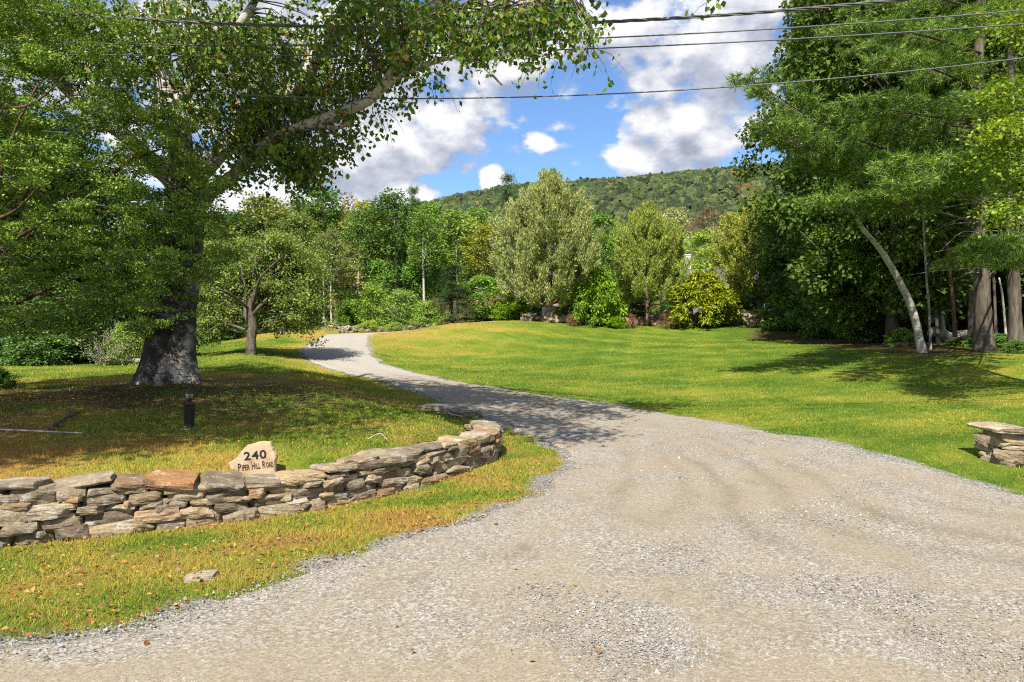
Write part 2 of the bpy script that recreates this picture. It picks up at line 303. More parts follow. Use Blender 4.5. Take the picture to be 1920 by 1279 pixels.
CP = [  # (x, y, z) of the ground, read off the slope of the lawns
    *[(x, y, 0.) for x, y in ((0, 2), (-3, 2), (3, 2), (-6, 2.5), (8, 2), (-1.5, 4), (1.5, 4), (5, 4), (0, 6), (3, 7), (5.3, 7.06), (-2.3, 5.6), (-3.9, 4.8), (-.6, 7.4), (.2, 8.2), (1.5, 9), (-7, 3.6), (12, 4))],
    (.9, 10.2, .06), (3.5, 13.2, .1), (2.9, 11, .06), (.34, 10.8, .08), (-.2, 12.3, .16), (-2, 15.9, .36), (2.25, 15.1, .18), (.52, 16.7, .3), (-4.1, 20.1, .5), (-1.7, 20.1, .42), (-6.6, 24.3, .65), (-4.2, 24.3, .65), (-8, 26.5, .95), (-6.1, 29, 1.03), (-9.1, 30, 1.25), (-10.1, 35, 1.6), (-7.2, 34, 1.47), (-10.9, 40, 1.98), (-8.07, 39, 1.97), (-9.3, 43, 2.05), (-6, 46, 2.05),
    (-4.4, 9, .46), (-6.55, 13, .71), (-2.6, 7.2, .40), (-3.5, 6.4, .39), (-5.5, 6.5, .40), (-.9, 9.4, .44), (-2, 11, .50), (-4, 11, .55), (-3.6, 15, .60), (-9, 9, .5), (-12, 14, .62), (-16.5, 22, .74), (-12, 23, .76), (-13, 28, .95), (-9.57, 25, 1.11), (-13.8, 30, 1.0), (-13.7, 38, 1.6), (-12.2, 42, 2.2), (-20, 30, .9), (-25, 40, 1.3), (-13, 46, 2.43), (-18, 46, 2.1),
    (-7.5, 37, 1.66), (-6.4, 41, 2.18), (-4.5, 44, 2.72), (-.7, 46, 2.97), (2.7, 46, 2.86), (4.8, 44, 2.40), (11.7, 44, 2.29), (19.7, 42, 2.19), (1, 28, .73), (-2.5, 29, .74), (7, 22, .57), (6.3, 15, .22), (6.2, 9.5, .17), (6.3, 8.1, .02), (9, 7.2, .05), (18.5, 30, 1.6), (18, 24, 1.32), (12, 18, .6), (12, 11, .3), (20, 14, .6), (16, 21, 1.2), (10, 34, 1.4), (2, 37, 1.7), (-4, 34, 1.25), (25, 36, 2.0),
    (4, 49, 3.2), (12, 48.5, 3.2), (21, 47, 3.1), (8, 56, 3.5), (20, 56, 3.6), (-1, 52, 3.1), (-8, 52, 2.8), (-14, 54, 2.8), (30, 50, 3.4), (-30, 55, 2.4), (0, 66, 4.0), (20, 70, 4.3), (-20, 70, 3.6), (40, 66, 4.2), (-40, 66, 3.2), (40, 30, 2.2), (-40, 30, 1.0), (30, 8, .3), (-30, 8, .3), (-60, 20, .6), (60, 20, 1.2)]
CP = np.array(CP)
def warp(P): r = np.hypot(P[:, 0], P[:, 1]); return np.stack([np.arctan2(P[:, 0], P[:, 1])*1.2, np.log(np.maximum(r, .5))], 1)
def tps(d): return np.where(d > 1e-9, d*d*np.log(np.maximum(d, 1e-9)), 0)
_Q = warp(CP[:, :2]); _n = len(CP); _A = tps(np.linalg.norm(_Q[:, None]-_Q[None], axis=-1))+np.eye(_n)*2e-3
_B = np.hstack([np.ones((_n, 1)), _Q]); _S = np.linalg.solve(np.block([[_A, _B], [_B.T, np.zeros((3, 3))]]), np.r_[CP[:, 2]-mound(CP[:, :2]), 0, 0, 0])
RID_U = np.array([-3000, -600, 300, 700, 780, 860, 950, 1100, 1200, 1300, 1440, 1700, 2200, 4000]); RID_V = np.array([560, 478, 438, 425, 413, 395, 380, 370, 364, 354, 344, 338, 390, 540])
RDIST = 800.
def tz(P):
    P = np.atleast_2d(np.asarray(P, float))[:, :2]; r = np.hypot(P[:, 0], P[:, 1]); f = np.minimum(1, 72/np.maximum(r, 1e-6)); Pc = P*f[:, None]
    out = np.zeros(len(P))
    for i in range(0, len(P), 20000):
        q = warp(Pc[i:i+20000]); out[i:i+20000] = tps(np.linalg.norm(q[:, None]-_Q[None], axis=-1))@_S[:_n]+_S[_n]+q@_S[_n+1:]
    near = sstep((P[:, 1]-.5)/2.5); out = np.maximum(out, -.02)*near
    az = np.arctan2(P[:, 0], np.maximum(P[:, 1], 1e-3)); u = 960+1280*np.tan(np.clip(az, -1.25, 1.25))
    zr = (640-np.interp(u, RID_U, RID_V))/1280*RDIST*np.cos(np.clip(az, -1.25, 1.25))
    up = sstep((r-74)/(RDIST-74))*.75+np.clip((r-74)/(RDIST-74), 0, 1)*.25; dn = 1-.5*sstep((r-RDIST)/900)
    out = out+np.where(P[:, 1] > 0, (zr-4)*up*dn, 0)*sstep((r-72)/30)
    return out+mound(P)*near+.15*np.exp(-((P[:, 0]+6.55)**2+(P[:, 1]-13.)**2)/1.1)
def tz1(x, y): return float(tz([[x, y]])[0])

# colour zones of the ground: how dry the grass is and how thick the leaf litter lies
_nz = rngs(11); _K = [(_nz.normal(size=2), _nz.uniform(0, 6.3)) for _ in range(40)]
def vnoise(P, scale, k0=0, k=10):
    s = 0
    for i in range(k0, k0+k): w, ph = _K[i % 40]; s = s+np.sin((P@w)*scale*(.6+.12*(i-k0))+ph)
    return s/math.sqrt(k*.5)
BASE_BIRCH = np.array([-6.55, 13.0])
def zones(P):
    x, y = P[:, 0], P[:, 1]; r = np.hypot(x, y)
    n1 = vnoise(P, .9, 0); n2 = vnoise(P, 3.1, 10); n3 = vnoise(P, 9., 20)
    d, s, par = segd(P, WALL); db, sb, _ = segd(P, MEDGE)
    left_b = (sb > 0) & (x < 1.2)
    verge = (~left_b) & (x < 1.2) & (y < 11)
    dry = .30+.10*n1+.12*n2
    right = (~left_b) & (~verge)
    st = np.sin((x*.55+y*.95)*1.35+.5*n1)+.8*np.sin((x*.62-y*.9)*2.9+.6*n1)*np.sin((x*.62-y*.9)*.8)     # mowing bands
    dry = np.where(right, .14+.09*st+.07*n1+.05*n2+.60*sstep((y-20)/24)*sstep((8-x)/16)+.24*sstep((x-6)/6)*sstep((26-y)/10)*sstep((y-7)/6), dry)
    dry = np.where(verge, .52+.22*n2+.12*n1, dry)
    dbr = np.hypot(x-BASE_BIRCH[0], y-BASE_BIRCH[1])
    lit0 = 0
    dry = np.where(left_b, .50+.2*n1+.16*n2+.25*sstep((9-y)/2.5), dry)
    dry = np.where(left_b & (y > 17), .16+.15*n1+.55*sstep((y-36)/6)+.5*sstep((1.8-segd(P, DL[10:20])[0])/1.8), dry)
    lit = np.where(left_b, .75*np.exp(-(dbr/3.6)**2)+.26*sstep((y-6.8)/1.5)*sstep((16-y)/4), 0)+np.where(verge, .22, 0)
    lit = lit+np.where(x > 0, .95*sstep((x-13.0+.5*n1)/1.6)*sstep((y-21.3+.5*n2)/1.4)*sstep((46-y)/6), 0)
    lit = lit+sstep((y-50)/4)*.9
    lit = lit+.25*n2*lit
    return np.clip(dry+.06*n3, 0, 1), np.clip(lit, 0, 1)

def build_ground():
    a1 = np.radians(np.arange(-52, 52.01, .36)); a2 = np.radians(np.r_[np.arange(56, 180, 5), 180]); A = np.r_[-a2[::-1][:-1]*1.0, a1, a2[:-1]]
    A = np.sort(A); rr = [0.4]
    while rr[-1] < 4500: q = rr[-1]; rr.append(q*(1.06 if q < 3 else 1.0125 if q < 62 else 1.05))
    rr = np.array(rr); G = np.stack([np.sin(A)[None]*rr[:, None], np.cos(A)[None]*rr[:, None]], -1); na, nr = len(A), len(rr); P = G.reshape(-1, 2)
    z = tz(P); ins = inpoly(P, DPOLY); dd = np.minimum(segd(P[ins], DLs[::3])[0], segd(P[ins], DRs[::3])[0]); z[ins] -= .06*sstep((dd-.02)/.2)
    V = np.c_[P, z]; i = np.arange(nr-1)[:, None]*na; j = np.arange(na)
    q = np.stack([i+j, i+na+j, i+na+(j+1) % na, i+(j+1) % na], -1).reshape(-1, 4)[:, ::-1]
    gvl = np.clip(np.exp(-np.minimum(segd(P, DLs[::3])[0], segd(P, DRs[::3])[0])/.16)*(.9+.5*vnoise(P, 4.5, 8)), 0, 1); dry, lit = zones(P); mb = MB(); mb.add(V, q, np.stack([dry, lit, gvl], 1)); c = V[0:na].mean(0)
    mb.add(np.vstack([V[:na], c]), np.stack([np.arange(na), (np.arange(na)+1) % na, np.full(na, na)], 1)[:, ::-1], np.zeros((na+1, 3)))
    m, nt, out = mat('lawn_and_soil'); at = nt.nodes.new('ShaderNodeAttribute'); at.attribute_name = 'tone'; sp = nt.nodes.new('ShaderNodeSeparateColor'); nt.links.new(at.outputs['Color'], sp.inputs[0])
    geo = nt.nodes.new('ShaderNodeNewGeometry'); pos = geo.outputs['Position']
    f1 = noise(nt, pos, 22, 5, .7); f2 = noise(nt, pos, 4, 5, .7)
    ad = nt.nodes.new('ShaderNodeMath'); ad.operation = 'MULTIPLY_ADD'; nt.links.new(f1, ad.inputs[0]); ad.inputs[1].default_value = .7; sub = nt.nodes.new('ShaderNodeMath'); sub.operation = 'MULTIPLY_ADD'; nt.links.new(f2, sub.inputs[0]); sub.inputs[1].default_value = .5; sub.inputs[2].default_value = -.6
    nt.links.new(sub.outputs[0], ad.inputs[2]); a3 = nt.nodes.new('ShaderNodeMath'); a3.operation = 'ADD'; nt.links.new(ad.outputs[0], a3.inputs[0]); nt.links.new(sp.outputs[0], a3.inputs[1])
    g = ramp(nt, a3.outputs[0], [(0, (.055, .105, .010)), (.25, (.105, .160, .014)), (.5, (.19, .195, .024)), (.75, (.28, .215, .045)), (1, (.31, .185, .055))])
    lt = ramp(nt, noise(nt, pos, 16, 6, .75), [(.3, (.02, .015, .009)), (.5, (.07, .046, .021)), (.66, (.135, .075, .027)), (.8, (.065, .07, .016))])
    lf = nt.nodes.new('ShaderNodeMath'); lf.operation = 'MULTIPLY_ADD'; nt.links.new(f2, lf.inputs[0]); lf.inputs[1].default_value = 1.2; lf.inputs[2].default_value = -.62; lf2 = nt.nodes.new('ShaderNodeMath'); lf2.operation = 'ADD'; lf2.use_clamp = True; nt.links.new(lf.outputs[0], lf2.inputs[0]); nt.links.new(sp.outputs[1], lf2.inputs[1])
    lm = nt.nodes.new('ShaderNodeMath'); lm.operation = 'MULTIPLY'; nt.links.new(lf2.outputs[0], lm.inputs[0]); ls = ramp(nt, sp.outputs[1], [(0, (0, 0, 0)), (.2, (1, 1, 1))]); nt.links.new(ls, lm.inputs[1])
    vg = nt.nodes.new('ShaderNodeTexVoronoi'); vg.inputs['Scale'].default_value = 80; nt.links.new(pos, vg.inputs['Vector']); sg = nt.nodes.new('ShaderNodeSeparateColor'); nt.links.new(vg.outputs['Color'], sg.inputs[0]); gr = ramp(nt, sg.outputs[0], [(0, (.08, .075, .065)), (.5, (.22, .205, .175)), (1, (.42, .40, .36))])
    pbsdf(nt, out, mix(nt, ramp(nt, sp.outputs[2], [(.25, (0, 0, 0)), (.55, (1, 1, 1))]), mix(nt, lm.outputs[0], g, lt), gr), .95, .1, bump(nt, f1, .9, .05))
    o = mb.obj('ground', m, smooth=True); tag(o, kind='structure')
build_ground()

def gravel_mat(name, sandy=0.):
    m, nt, out = mat(name); geo = nt.nodes.new('ShaderNodeNewGeometry'); pos = geo.outputs['Position']; at = nt.nodes.new('ShaderNodeAttribute'); at.attribute_name = 'tone'; sp = nt.nodes.new('ShaderNodeSeparateColor'); nt.links.new(at.outputs['Color'], sp.inputs[0])
    v = nt.nodes.new('ShaderNodeTexVoronoi'); v.inputs['Scale'].default_value = 62; nt.links.new(pos, v.inputs['Vector'])
    v2 = nt.nodes.new('ShaderNodeTexVoronoi'); v2.inputs['Scale'].default_value = 135; nt.links.new(pos, v2.inputs['Vector'])
    sv = nt.nodes.new('ShaderNodeSeparateColor'); nt.links.new(v.outputs['Color'], sv.inputs[0]); sv2 = nt.nodes.new('ShaderNodeSeparateColor'); nt.links.new(v2.outputs['Color'], sv2.inputs[0])
    c1 = ramp(nt, sv.outputs[0], [(0, (.05, .05, .05)), (.25, (.15, .147, .14)), (.5, (.27, .26, .245)), (.8, (.43, .415, .39)), (1, (.66, .65, .63))])
    c2 = ramp(nt, sv2.outputs[0], [(0, (.07, .065, .06)), (.4, (.22, .205, .18)), (.8, (.39, .365, .325)), (1, (.58, .56, .52))])
    c = mix(nt, .5, c1, c2)
    sand = ramp(nt, noise(nt, pos, 60, 4, .7), [(.3, (.20, .168, .118)), (.7, (.37, .315, .23))])
    mp = nt.nodes.new('ShaderNodeMapping'); mp.inputs['Rotation'].default_value = (0, 0, R(28)); mp.inputs['Scale'].default_value = (1.15, .8, 1); nt.links.new(pos, mp.inputs[0])
    b1 = noise(nt, mp.outputs[0], 1.1, 6, .62); bb = nt.nodes.new('ShaderNodeMath'); bb.operation = 'ADD'; nt.links.new(b1, bb.inputs[0]); nt.links.new(sp.outputs[0], bb.inputs[1])
    fn = noise(nt, pos, 26, 5, .75)
    def jit(x, k=.55):
        q = nt.nodes.new('ShaderNodeMath'); q.operation = 'MULTIPLY_ADD'; nt.links.new(fn, q.inputs[0]); q.inputs[1].default_value = k; q.inputs[2].default_value = -.5*k; w = nt.nodes.new('ShaderNodeMath'); w.operation = 'ADD'; nt.links.new(q.outputs[0], w.inputs[0]); nt.links.new(x, w.inputs[1]); return w.outputs[0]
    c = mix(nt, ramp(nt, jit(bb.outputs[0]), [(.40, (.0, .0, .0)), (.66, (.7, .7, .7))]), c, sand)
    b2 = noise(nt, mp.outputs[0], 2.3, 5, .6)
    c = mix(nt, ramp(nt, jit(b2, .7), [(.58, (0, 0, 0)), (.76, (.7, .7, .7))]), c, (.17, .145, .105))
    c = mix(nt, ramp(nt, sp.outputs[1], [(0, (0, 0, 0)), (1, (.5, .5, .5))]), c, (.46, .455, .44))
    tj = nt.nodes.new('ShaderNodeMath'); tj.operation = 'MULTIPLY'; nt.links.new(ramp(nt, fn, [(.35, (.15, .15, .15)), (.62, (1.2, 1.2, 1.2))]), tj.inputs[0]); nt.links.new(sp.outputs[2], tj.inputs[1])
    c = mix(nt, tj.outputs[0], c, (.155, .132, .095))
    c = mix(nt, 1, c, (.86, .82, .765), 'MULTIPLY')
    h = mix(nt, .5, v.outputs['Distance'], v2.outputs['Distance']); pbsdf(nt, out, c, .95, .12, bump(nt, h, .45, .01)); return m
def build_drive():
    nx = 70; t = np.linspace(0, 1, nx); P = DLs[:, None]*(1-t)[None, :, None]+DRs[:, None]*t[None, :, None]
    # finer along its length
    k = len(P); tt = np.linspace(0, k-1, k*3); P = np.stack([[np.interp(tt, np.arange(k), P[:, j, c]) for j in range(nx)] for c in (0, 1)], -1).transpose(1, 0, 2)
    ny = len(P); Q = P.reshape(-1, 2); z = tz(Q)
    tn = np.tile(t, ny); far = sstep((Q[:, 1]-9)/8); rut = -.018*(np.exp(-((tn-.28)/.1)**2)+np.exp(-((tn-.74)/.1)**2))*far
    edge = np.minimum(tn, 1-tn); z = z+.016+rut-.05*np.exp(-edge/.006)+.006*vnoise(Q, 2.2, 5)
    r = np.hypot(Q[:, 0], Q[:, 1]); sandy = -.05+.16*far*(np.exp(-((tn-.28)/.12)**2)+np.exp(-((tn-.74)/.12)**2))-.10*np.exp(-edge/.05)+.28*sstep((3.55-Q[:, 1])/.5)+.10*sstep((Q[:, 1]-5)/2)*sstep((11-Q[:, 1])/3)*sstep((edge-.12)/.15)
    pale = .9*sstep((Q[:, 1]-17)/8)
    lw = .5+.5*vnoise(Q, .9, 7)+.35*vnoise(Q, 3.3, 17); trk = np.clip(sum(a_*np.exp(-((tn-c_-.015*np.sin(Q[:, 1]*.8+c_*20))/w_)**2) for a_, c_, w_ in ((.5, .24, .022), (.38, .37, .02), (.6, .47, .018), (.5, .60, .022), (.62, .69, .02), (.4, .80, .02), (.35, .90, .015)))*np.clip(lw, 0, 1.2), 0, .7)*sstep((15-Q[:, 1])/5)*sstep((Q[:, 1]-3.6)/.6)*.85
    i = np.arange(ny-1)[:, None]*nx; j = np.arange(nx-1); q = np.stack([i+j, i+j+1, i+nx+j+1, i+nx+j], -1).reshape(-1, 4)
    mb = MB(); mb.add(np.c_[Q, z], q, np.stack([np.clip(sandy+.1, 0, 1), pale, trk], 1)); M['gravel'] = gravel_mat('driveway_gravel'); o = mb.obj('driveway', M['gravel'], smooth=True); tag(o, kind='structure')
    mb = MB(); g = np.stack(np.meshgrid(np.linspace(-40, 40, 161), np.linspace(-7, 1.9, 20)), -1).reshape(-1, 2); i = np.arange(19)[:, None]*161; j = np.arange(160)
    mb.add(np.c_[g, np.full(len(g), .011)], np.stack([i+j, i+j+1, i+162+j, i+161+j], -1).reshape(-1, 4), np.tile([.4, 0, 0], (len(g), 1))); o = mb.obj('road', M['gravel']); tag(o, kind='structure')
build_drive()

# ------------------------------------------------------------------ stones
def rock(rng, size, n=7, cuts=11, rough=.024, flat=1.):
    """an angular fieldstone: a box grid cut by random planes, then roughened"""
    g = np.linspace(-1, 1, n+1); V = []; F = []; base = 0
    for ax in range(3):
        for sg in (-1, 1):
            a, b = np.meshgrid(g, g, indexing='ij'); p = np.zeros((n+1, n+1, 3)); p[..., ax] = sg; p[..., (ax+1) % 3] = a; p[..., (ax+2) % 3] = b
            i = np.arange(n)[:, None]*(n+1); j = np.arange(n); q = np.stack([i+j, i+j+n+1, i+j+n+2, i+j+1], -1).reshape(-1, 4)
            V.append(p.reshape(-1, 3)); F.append((q if sg > 0 else q[:, ::-1])+base); base += (n+1)**2
    V = np.concatenate(V); F = np.concatenate(F); key = np.round(V*1000).astype(int); _, idx, inv = np.unique(key, axis=0, return_index=True, return_inverse=True); V = V[idx]; F = inv.reshape(-1)[F]
    l = np.linalg.norm(V, axis=1, keepdims=True); V = V*(.82+.18*1.35/np.maximum(l, 1e-6))
    for _ in range(cuts):
        nn = rng.normal(size=3)*np.array([1.7, 1.1, .55]); nn /= np.linalg.norm(nn); d = rng.uniform(.90, 1.10)
        k = V@nn-np.abs(nn).sum()*rng.uniform(.70, .93); V = V-np.maximum(k, 0)[:, None]*nn
    f = rng.normal(size=(6, 3))*3.2; ph = rng.uniform(0, 6, 6); nz = sum(np.sin(V@f[i]+ph[i]) for i in range(6))/3
    V = V*(1+rough*nz[:, None])+rng.normal(size=V.shape)*rough*.35
    return V*np.asarray(size)/2, F
def rotz(V, a): c, s = math.cos(a), math.sin(a); return V@np.array([[c, s, 0], [-s, c, 0], [0, 0, 1]])
def rotx(V, a): c, s = math.cos(a), math.sin(a); return V@np.array([[1, 0, 0], [0, c, s], [0, -s, c]])
def roty(V, a): c, s = math.cos(a), math.sin(a); return V@np.array([[c, 0, -s], [0, 1, 0], [s, 0, c]])
def arclen(L): s = np.r_[0, np.cumsum(np.hypot(*np.diff(L, axis=0).T))]; return s
def stone_wall(name, label, line, H, courses, mean, seed, chink, depth=.36, group=None, base=0):
    rng = rngs(seed); L = spline(line, 10)[:, :2]; s = arclen(L); S = s[-1]
    at = lambda q: np.array([np.interp(q, s, L[:, 0]), np.interp(q, s, L[:, 1])])
    c0 = at(S*.5); root = thing(name, (c0[0], c0[1], tz1(*c0)-.02), label, 'stone wall', group); off = np.array(root.location)
    ph = rng.uniform(0, 6, (courses+1, 3)); cnt = 0; small = MB(); made = []
    wts = np.array([1.4, 1.2, 1.05, .95, .8, .62])[:courses]; hb = np.r_[0, np.cumsum(wts)/wts.sum()]
    def lev(k, q):
        w = .05*(math.sin(q*2.1+ph[k, 0])+.7*math.sin(q*4.7+ph[k, 1])) if 0 < k < courses else (.05*math.sin(q*1.7+ph[k, 0]) if k == courses else -.06)
        return (hb[k]*H(q/S) if k else 0)+w*H(q/S)
    for k in range(courses):
        q = -rng.uniform(0, .25)
        while q < S-.05:
            ln = mean*rng.lognormal(0, .34)*(1.12 if k == courses-1 else 1); ln = min(max(ln, .15), .8); qc = min(q+ln/2, S); p = at(qc); t = at(min(qc+.1, S))-at(max(qc-.1, 0)); a = math.atan2(t[1], t[0])
            z0 = lev(k, qc); z1 = lev(k+1, qc); h = max(z1-z0, .05); nv = np.array([-math.sin(a), math.cos(a)])
            split = rng.random() < .16 and h > .12 and k < courses-1
            for part in ((0, .5), (.5, 1)) if split else ((0, 1),):
                hh = h*(part[1]-part[0]); zc = z0+h*(part[0]+part[1])/2
                V, F = rock(rng, (ln*1.06, depth*rng.uniform(.85, 1.15), hh*1.13), n=9, cuts=rng.integers(8, 15))
                V = roty(V, rng.normal()*.05); V = rotx(V, rng.normal()*.06); V = rotz(V, a+rng.normal()*.06)
                pc = p+nv*(depth*.5+rng.normal()*.012+(.0 if k < courses-1 else -.01)); g = tz1(*(p-nv*.15))
                made.append((-ln*hh, len(made), V+np.array([pc[0], pc[1], base+g+zc]), F))
            q += ln*.985
    for i, (_, _, V, F) in enumerate(sorted(made, key=lambda q: q[:2])):
        if i < 98: MB().add(V, F).obj('stone', M['stone'], root, off=off)
        else: small.add(V, F)
    for _ in range(chink):
        q = rng.uniform(0, S); p = at(q); t = at(min(q+.1, S))-at(max(q-.1, 0)); a = math.atan2(t[1], t[0]); nv = np.array([-math.sin(a), math.cos(a)]); k = rng.integers(1, courses); g = tz1(*(p-nv*.15))
        V, F = rock(rng, (rng.uniform(.05, .13), .12, rng.uniform(.03, .065)), n=4, cuts=8); V = rotz(V, a+rng.normal()*.3); pc = p+nv*rng.uniform(.03, .1); small.add(V+np.array([pc[0], pc[1], g+lev(k, q)]), F)
    so = small.obj('chinking', M['stone'], root, off=off); so['kind'] = 'stuff'
    return root
stone_wall('stone_wall', 'long curved dry stone wall of stacked fieldstones holding up the bank under the number stone', np.array([(-4.9, 4.93), *map(tuple, WALL[2:])]), lambda f: float(np.interp(f, [0, .15, .3, .39, .47, .55, .7, .85, 1], [.45, .45, .405, .325, .33, .38, .39, .38, .33])), 6, .285, 5, 40)
stone_wall('stone_wall', 'short grey dry stone wall with a big flat capstone on the right lawn edge', np.array([(6.0, 8.75), (6.1, 8.42), (6.6, 8.25), (7.5, 8.0), (8.7, 7.7)]), lambda f: .46-.04*f, 5, .32, 9, 25, .42)
def rubble(name, label, pts, n, size, seed, hgt, group=None, m='stone'):
    rng = rngs(seed); L = spline(pts, 8)[:, :2]; s = arclen(L); mb = MB(); c = L[len(L)//2]; root = np.array([c[0], c[1], tz1(*c)])
    for i in range(n):
        q = rng.uniform(0, s[-1]); p = np.array([np.interp(q, s, L[:, 0]), np.interp(q, s, L[:, 1])])+rng.normal(size=2)*np.array([.1, .35]); f = rng.random()
        sz = size*rng.lognormal(0, .35); V, F = rock(rng, (sz*1.3, sz, sz*.55), n=4, cuts=9); V = rotz(roty(V, rng.normal()*.25), rng.uniform(0, 6)); mb.add(V+np.array([p[0], p[1]+f*.3, tz1(*p)+f*hgt+.03]), F)
    o = mb.obj(name, M[m], off=root); o.location = root; tag(o, label, 'stone wall', group)
rubble('stone_row', 'tumbled pale stone row at the lawn edge under the flowering shrubs', [(10.2, 46.3), (13.5, 46.2), (17.6, 46.0)], 150, .42, 3, .65)
rubble('stone_row', 'shaded dark stone row at the foot of the right wood', [(17.6, 45.8), (19.5, 45.4), (21.6, 44.9)], 70, .42, 4, .65)
rubble('stone_row', 'low dark stones half hidden along the bank by the silvery tree trunk', [(.6, 46.6), (4.0, 46.3), (9.8, 46.1)], 110, .36, 6, .4)
rubble('stone_row', 'heap of grey fieldstones past the top of the driveway', [(-13.4, 47.5), (-11.7, 48), (-9.9, 48.2)], 230, .15, 7, .4, m='stone_grey')
rubble('stone_row', 'second heap of grey stones in weeds right of the driveway top', [(-9.6, 48.5), (-7, 49), (-4.3, 49.3)], 150, .15, 8, .25, m='stone_grey')
def boulder(name, label, cat, x, y, size, seed, rz=0, sink=.3, m='stone_grey', rx=0):
    V, F = rock(rngs(seed), size, n=10, cuts=12, rough=.05); z = tz1(x, y)
    o = MB().add(rotz(rotx(V, rx), rz)+np.array([0, 0, size[2]*(.5-sink)]), F).obj(name, M[m]); o.location = (x, y, z); tag(o, label, cat); return o
boulder('boulder', 'blue grey boulder beside dead leaves at the edge of the left wood', 'rock', -14.6, 44, (1.1, .7, 1.1), 21)
boulder('rock', 'weathered grey rock lying in leaf litter by the right wood', 'rock', 15.7, 27.3, (.6, .45, .3), 22, .3, .4, 'stone')
boulder('flat_stone', 'large flat lichen stone bordering the driveway beyond the wall end', 'rock', -1.35, 13.2, (.95, .55, .16), 23, -.5, .25)
boulder('flat_stone', 'small flat pale stone with a white twig across it by the driveway', 'rock', -.85, 12.75, (.55, .4, .13), 24, -.3, .25)
boulder('flat_stone', 'low flat stone just behind the end of the curved wall', 'rock', -.42, 11.3, (.6, .5, .14), 27, -.3, .3)
boulder('flat_stone', 'bare sand coloured flat stone sunk in the grass verge near the gravel', 'rock', -2.1, 4.62, (.20, .13, .05), 25, .4, .42, 'stone_sand' if 'stone_sand' in M else 'stone')

# ------------------------------------------------------------------ number stone, path light, sticks
def number_stone():
    m, nt, out = mat('sandstone'); tc = nt.nodes.new('ShaderNodeTexCoord'); f = noise(nt, tc.outputs['Object'], 9, 6, .65); g = noise(nt, tc.outputs['Object'], 90, 4, .7)
    c = ramp(nt, f, [(.3, (.25, .155, .08)), (.45, (.40, .29, .18)), (.7, (.48, .38, .27))]); c = mix(nt, .55, c, ramp(nt, g, [(.3, (.6, .6, .6)), (.7, (1.15, 1.15, 1.15))]), 'MULTIPLY'); c = mix(nt, ramp(nt, noise(nt, tc.outputs['Object'], 4, 6, .7), [(.52, (0, 0, 0)), (.7, (.5, .5, .5))]), c, (.20, .15, .10)); pbsdf(nt, out, c, .9, .15, bump(nt, f, .5, .02))
    Y = 6.62; u0, v0 = 474, 893; b = PX(u0, v0, Y); s = Y/1280; gz = tz1(b[0], b[1])
    out2 = [(430, 905), (433, 878), (428, 868), (445, 858), (453, 846), (461, 838), (466, 834), (478, 831), (486, 828), (500, 827), (510, 828), (513, 840), (519, 852), (520, 858), (517, 866), (519, 905)]
    pts = np.array([((u-u0)*s, (v0-v)*s) for u, v in out2]); P = [];
    for i in range(len(pts)):
        a, c_ = pts[i], pts[(i+1) % len(pts)]
        for t in (0, .34, .67): P.append(a+(c_-a)*t)
    rng = rngs(3); P = np.array(P)+rng.normal(size=(len(P)*1, 2))*.0018; n = len(P); cen = P.mean(0); rings = []
    for (sc_, y) in ((.94, .028), (1., .014), (1., -.016), (.955, -.03), (.7, -.033), (.35, -.033)):
        q = cen+(P-cen)*sc_; rings.append(np.c_[q[:, 0], np.full(n, y), q[:, 1]])
    V = np.concatenate(rings); F = [];
    for k in range(5):
        i = np.arange(n); F.append(np.stack([k*n+i, k*n+(i+1) % n, (k+1)*n+(i+1) % n, (k+1)*n+i], -1)[:, ::-1])
    F = [np.concatenate(F), (np.arange(n))[None][:, ::-1]*1, (np.arange(n)+5*n)[None]]
    root = thing('number_stone', (b[0], b[1], gz-.02), 'upright tan sandstone slab lettered 240 Piper Hill Road standing behind the stone wall', 'address stone')
    dz = b[2]-(gz-.02); o = MB().add(V+np.array([0, 0, dz]), F).obj('slab', m, root)
    ink = plain('black_paint', (.012, .012, .013), .6, .3, .1)
    def text(body, name, u, v, hpx, wpx, bold, tilt):
        cu = bpy.data.curves.new(name, 'FONT'); cu.body = body; cu.size = 1; cu.extrude = .01; cu.offset = bold; cu.align_x = 'LEFT'
        to = bpy.data.objects.new('tmp_text', cu); COL.objects.link(to); dg = bpy.context.evaluated_depsgraph_get(); me = bpy.data.meshes.new_from_object(to.evaluated_get(dg)); bpy.data.objects.remove(to); me.materials.clear(); me.materials.append(ink)
        co = np.array([q.co[:] for q in me.vertices]); lo = co.min(0); hi = co.max(0); co = (co-[lo[0], 0, 0])*[wpx*s/(hi[0]-lo[0]), hpx*s/max(hi[1], .1), .2]; me.vertices.foreach_set('co', co.ravel().astype(np.float32)); me.update()
        t = bpy.data.objects.new(name, me); COL.objects.link(t); t.parent = root; t.location = ((u-u0)*s, -.0345, (v0-v)*s+dz); t.rotation_euler = (R(90), R(tilt), 0); return t
    for body, u, v, w in (('2', 460.5, 861.8, 12.3), ('4', 475., 860.2, 13.2), ('0', 489.8, 858.4, 12.6)): text(body, 'house_number', u, v, 15.2, w, .022, -5)
    for body, u, v, h, w in (('P', 449.8, 881.8, 13.4, 5.4), ('IPER', 456.6, 881.0, 10.2, 14.6), ('H', 475.2, 878.6, 12.6, 5.6), ('ILL', 482.2, 877.8, 9.6, 9.2), ('R', 495., 876.2, 12.6, 5.8), ('OAD', 502, 875.4, 9.6, 13.0)): text(body, 'road_name', u, v, h, w, .012, -5.5)
number_stone()
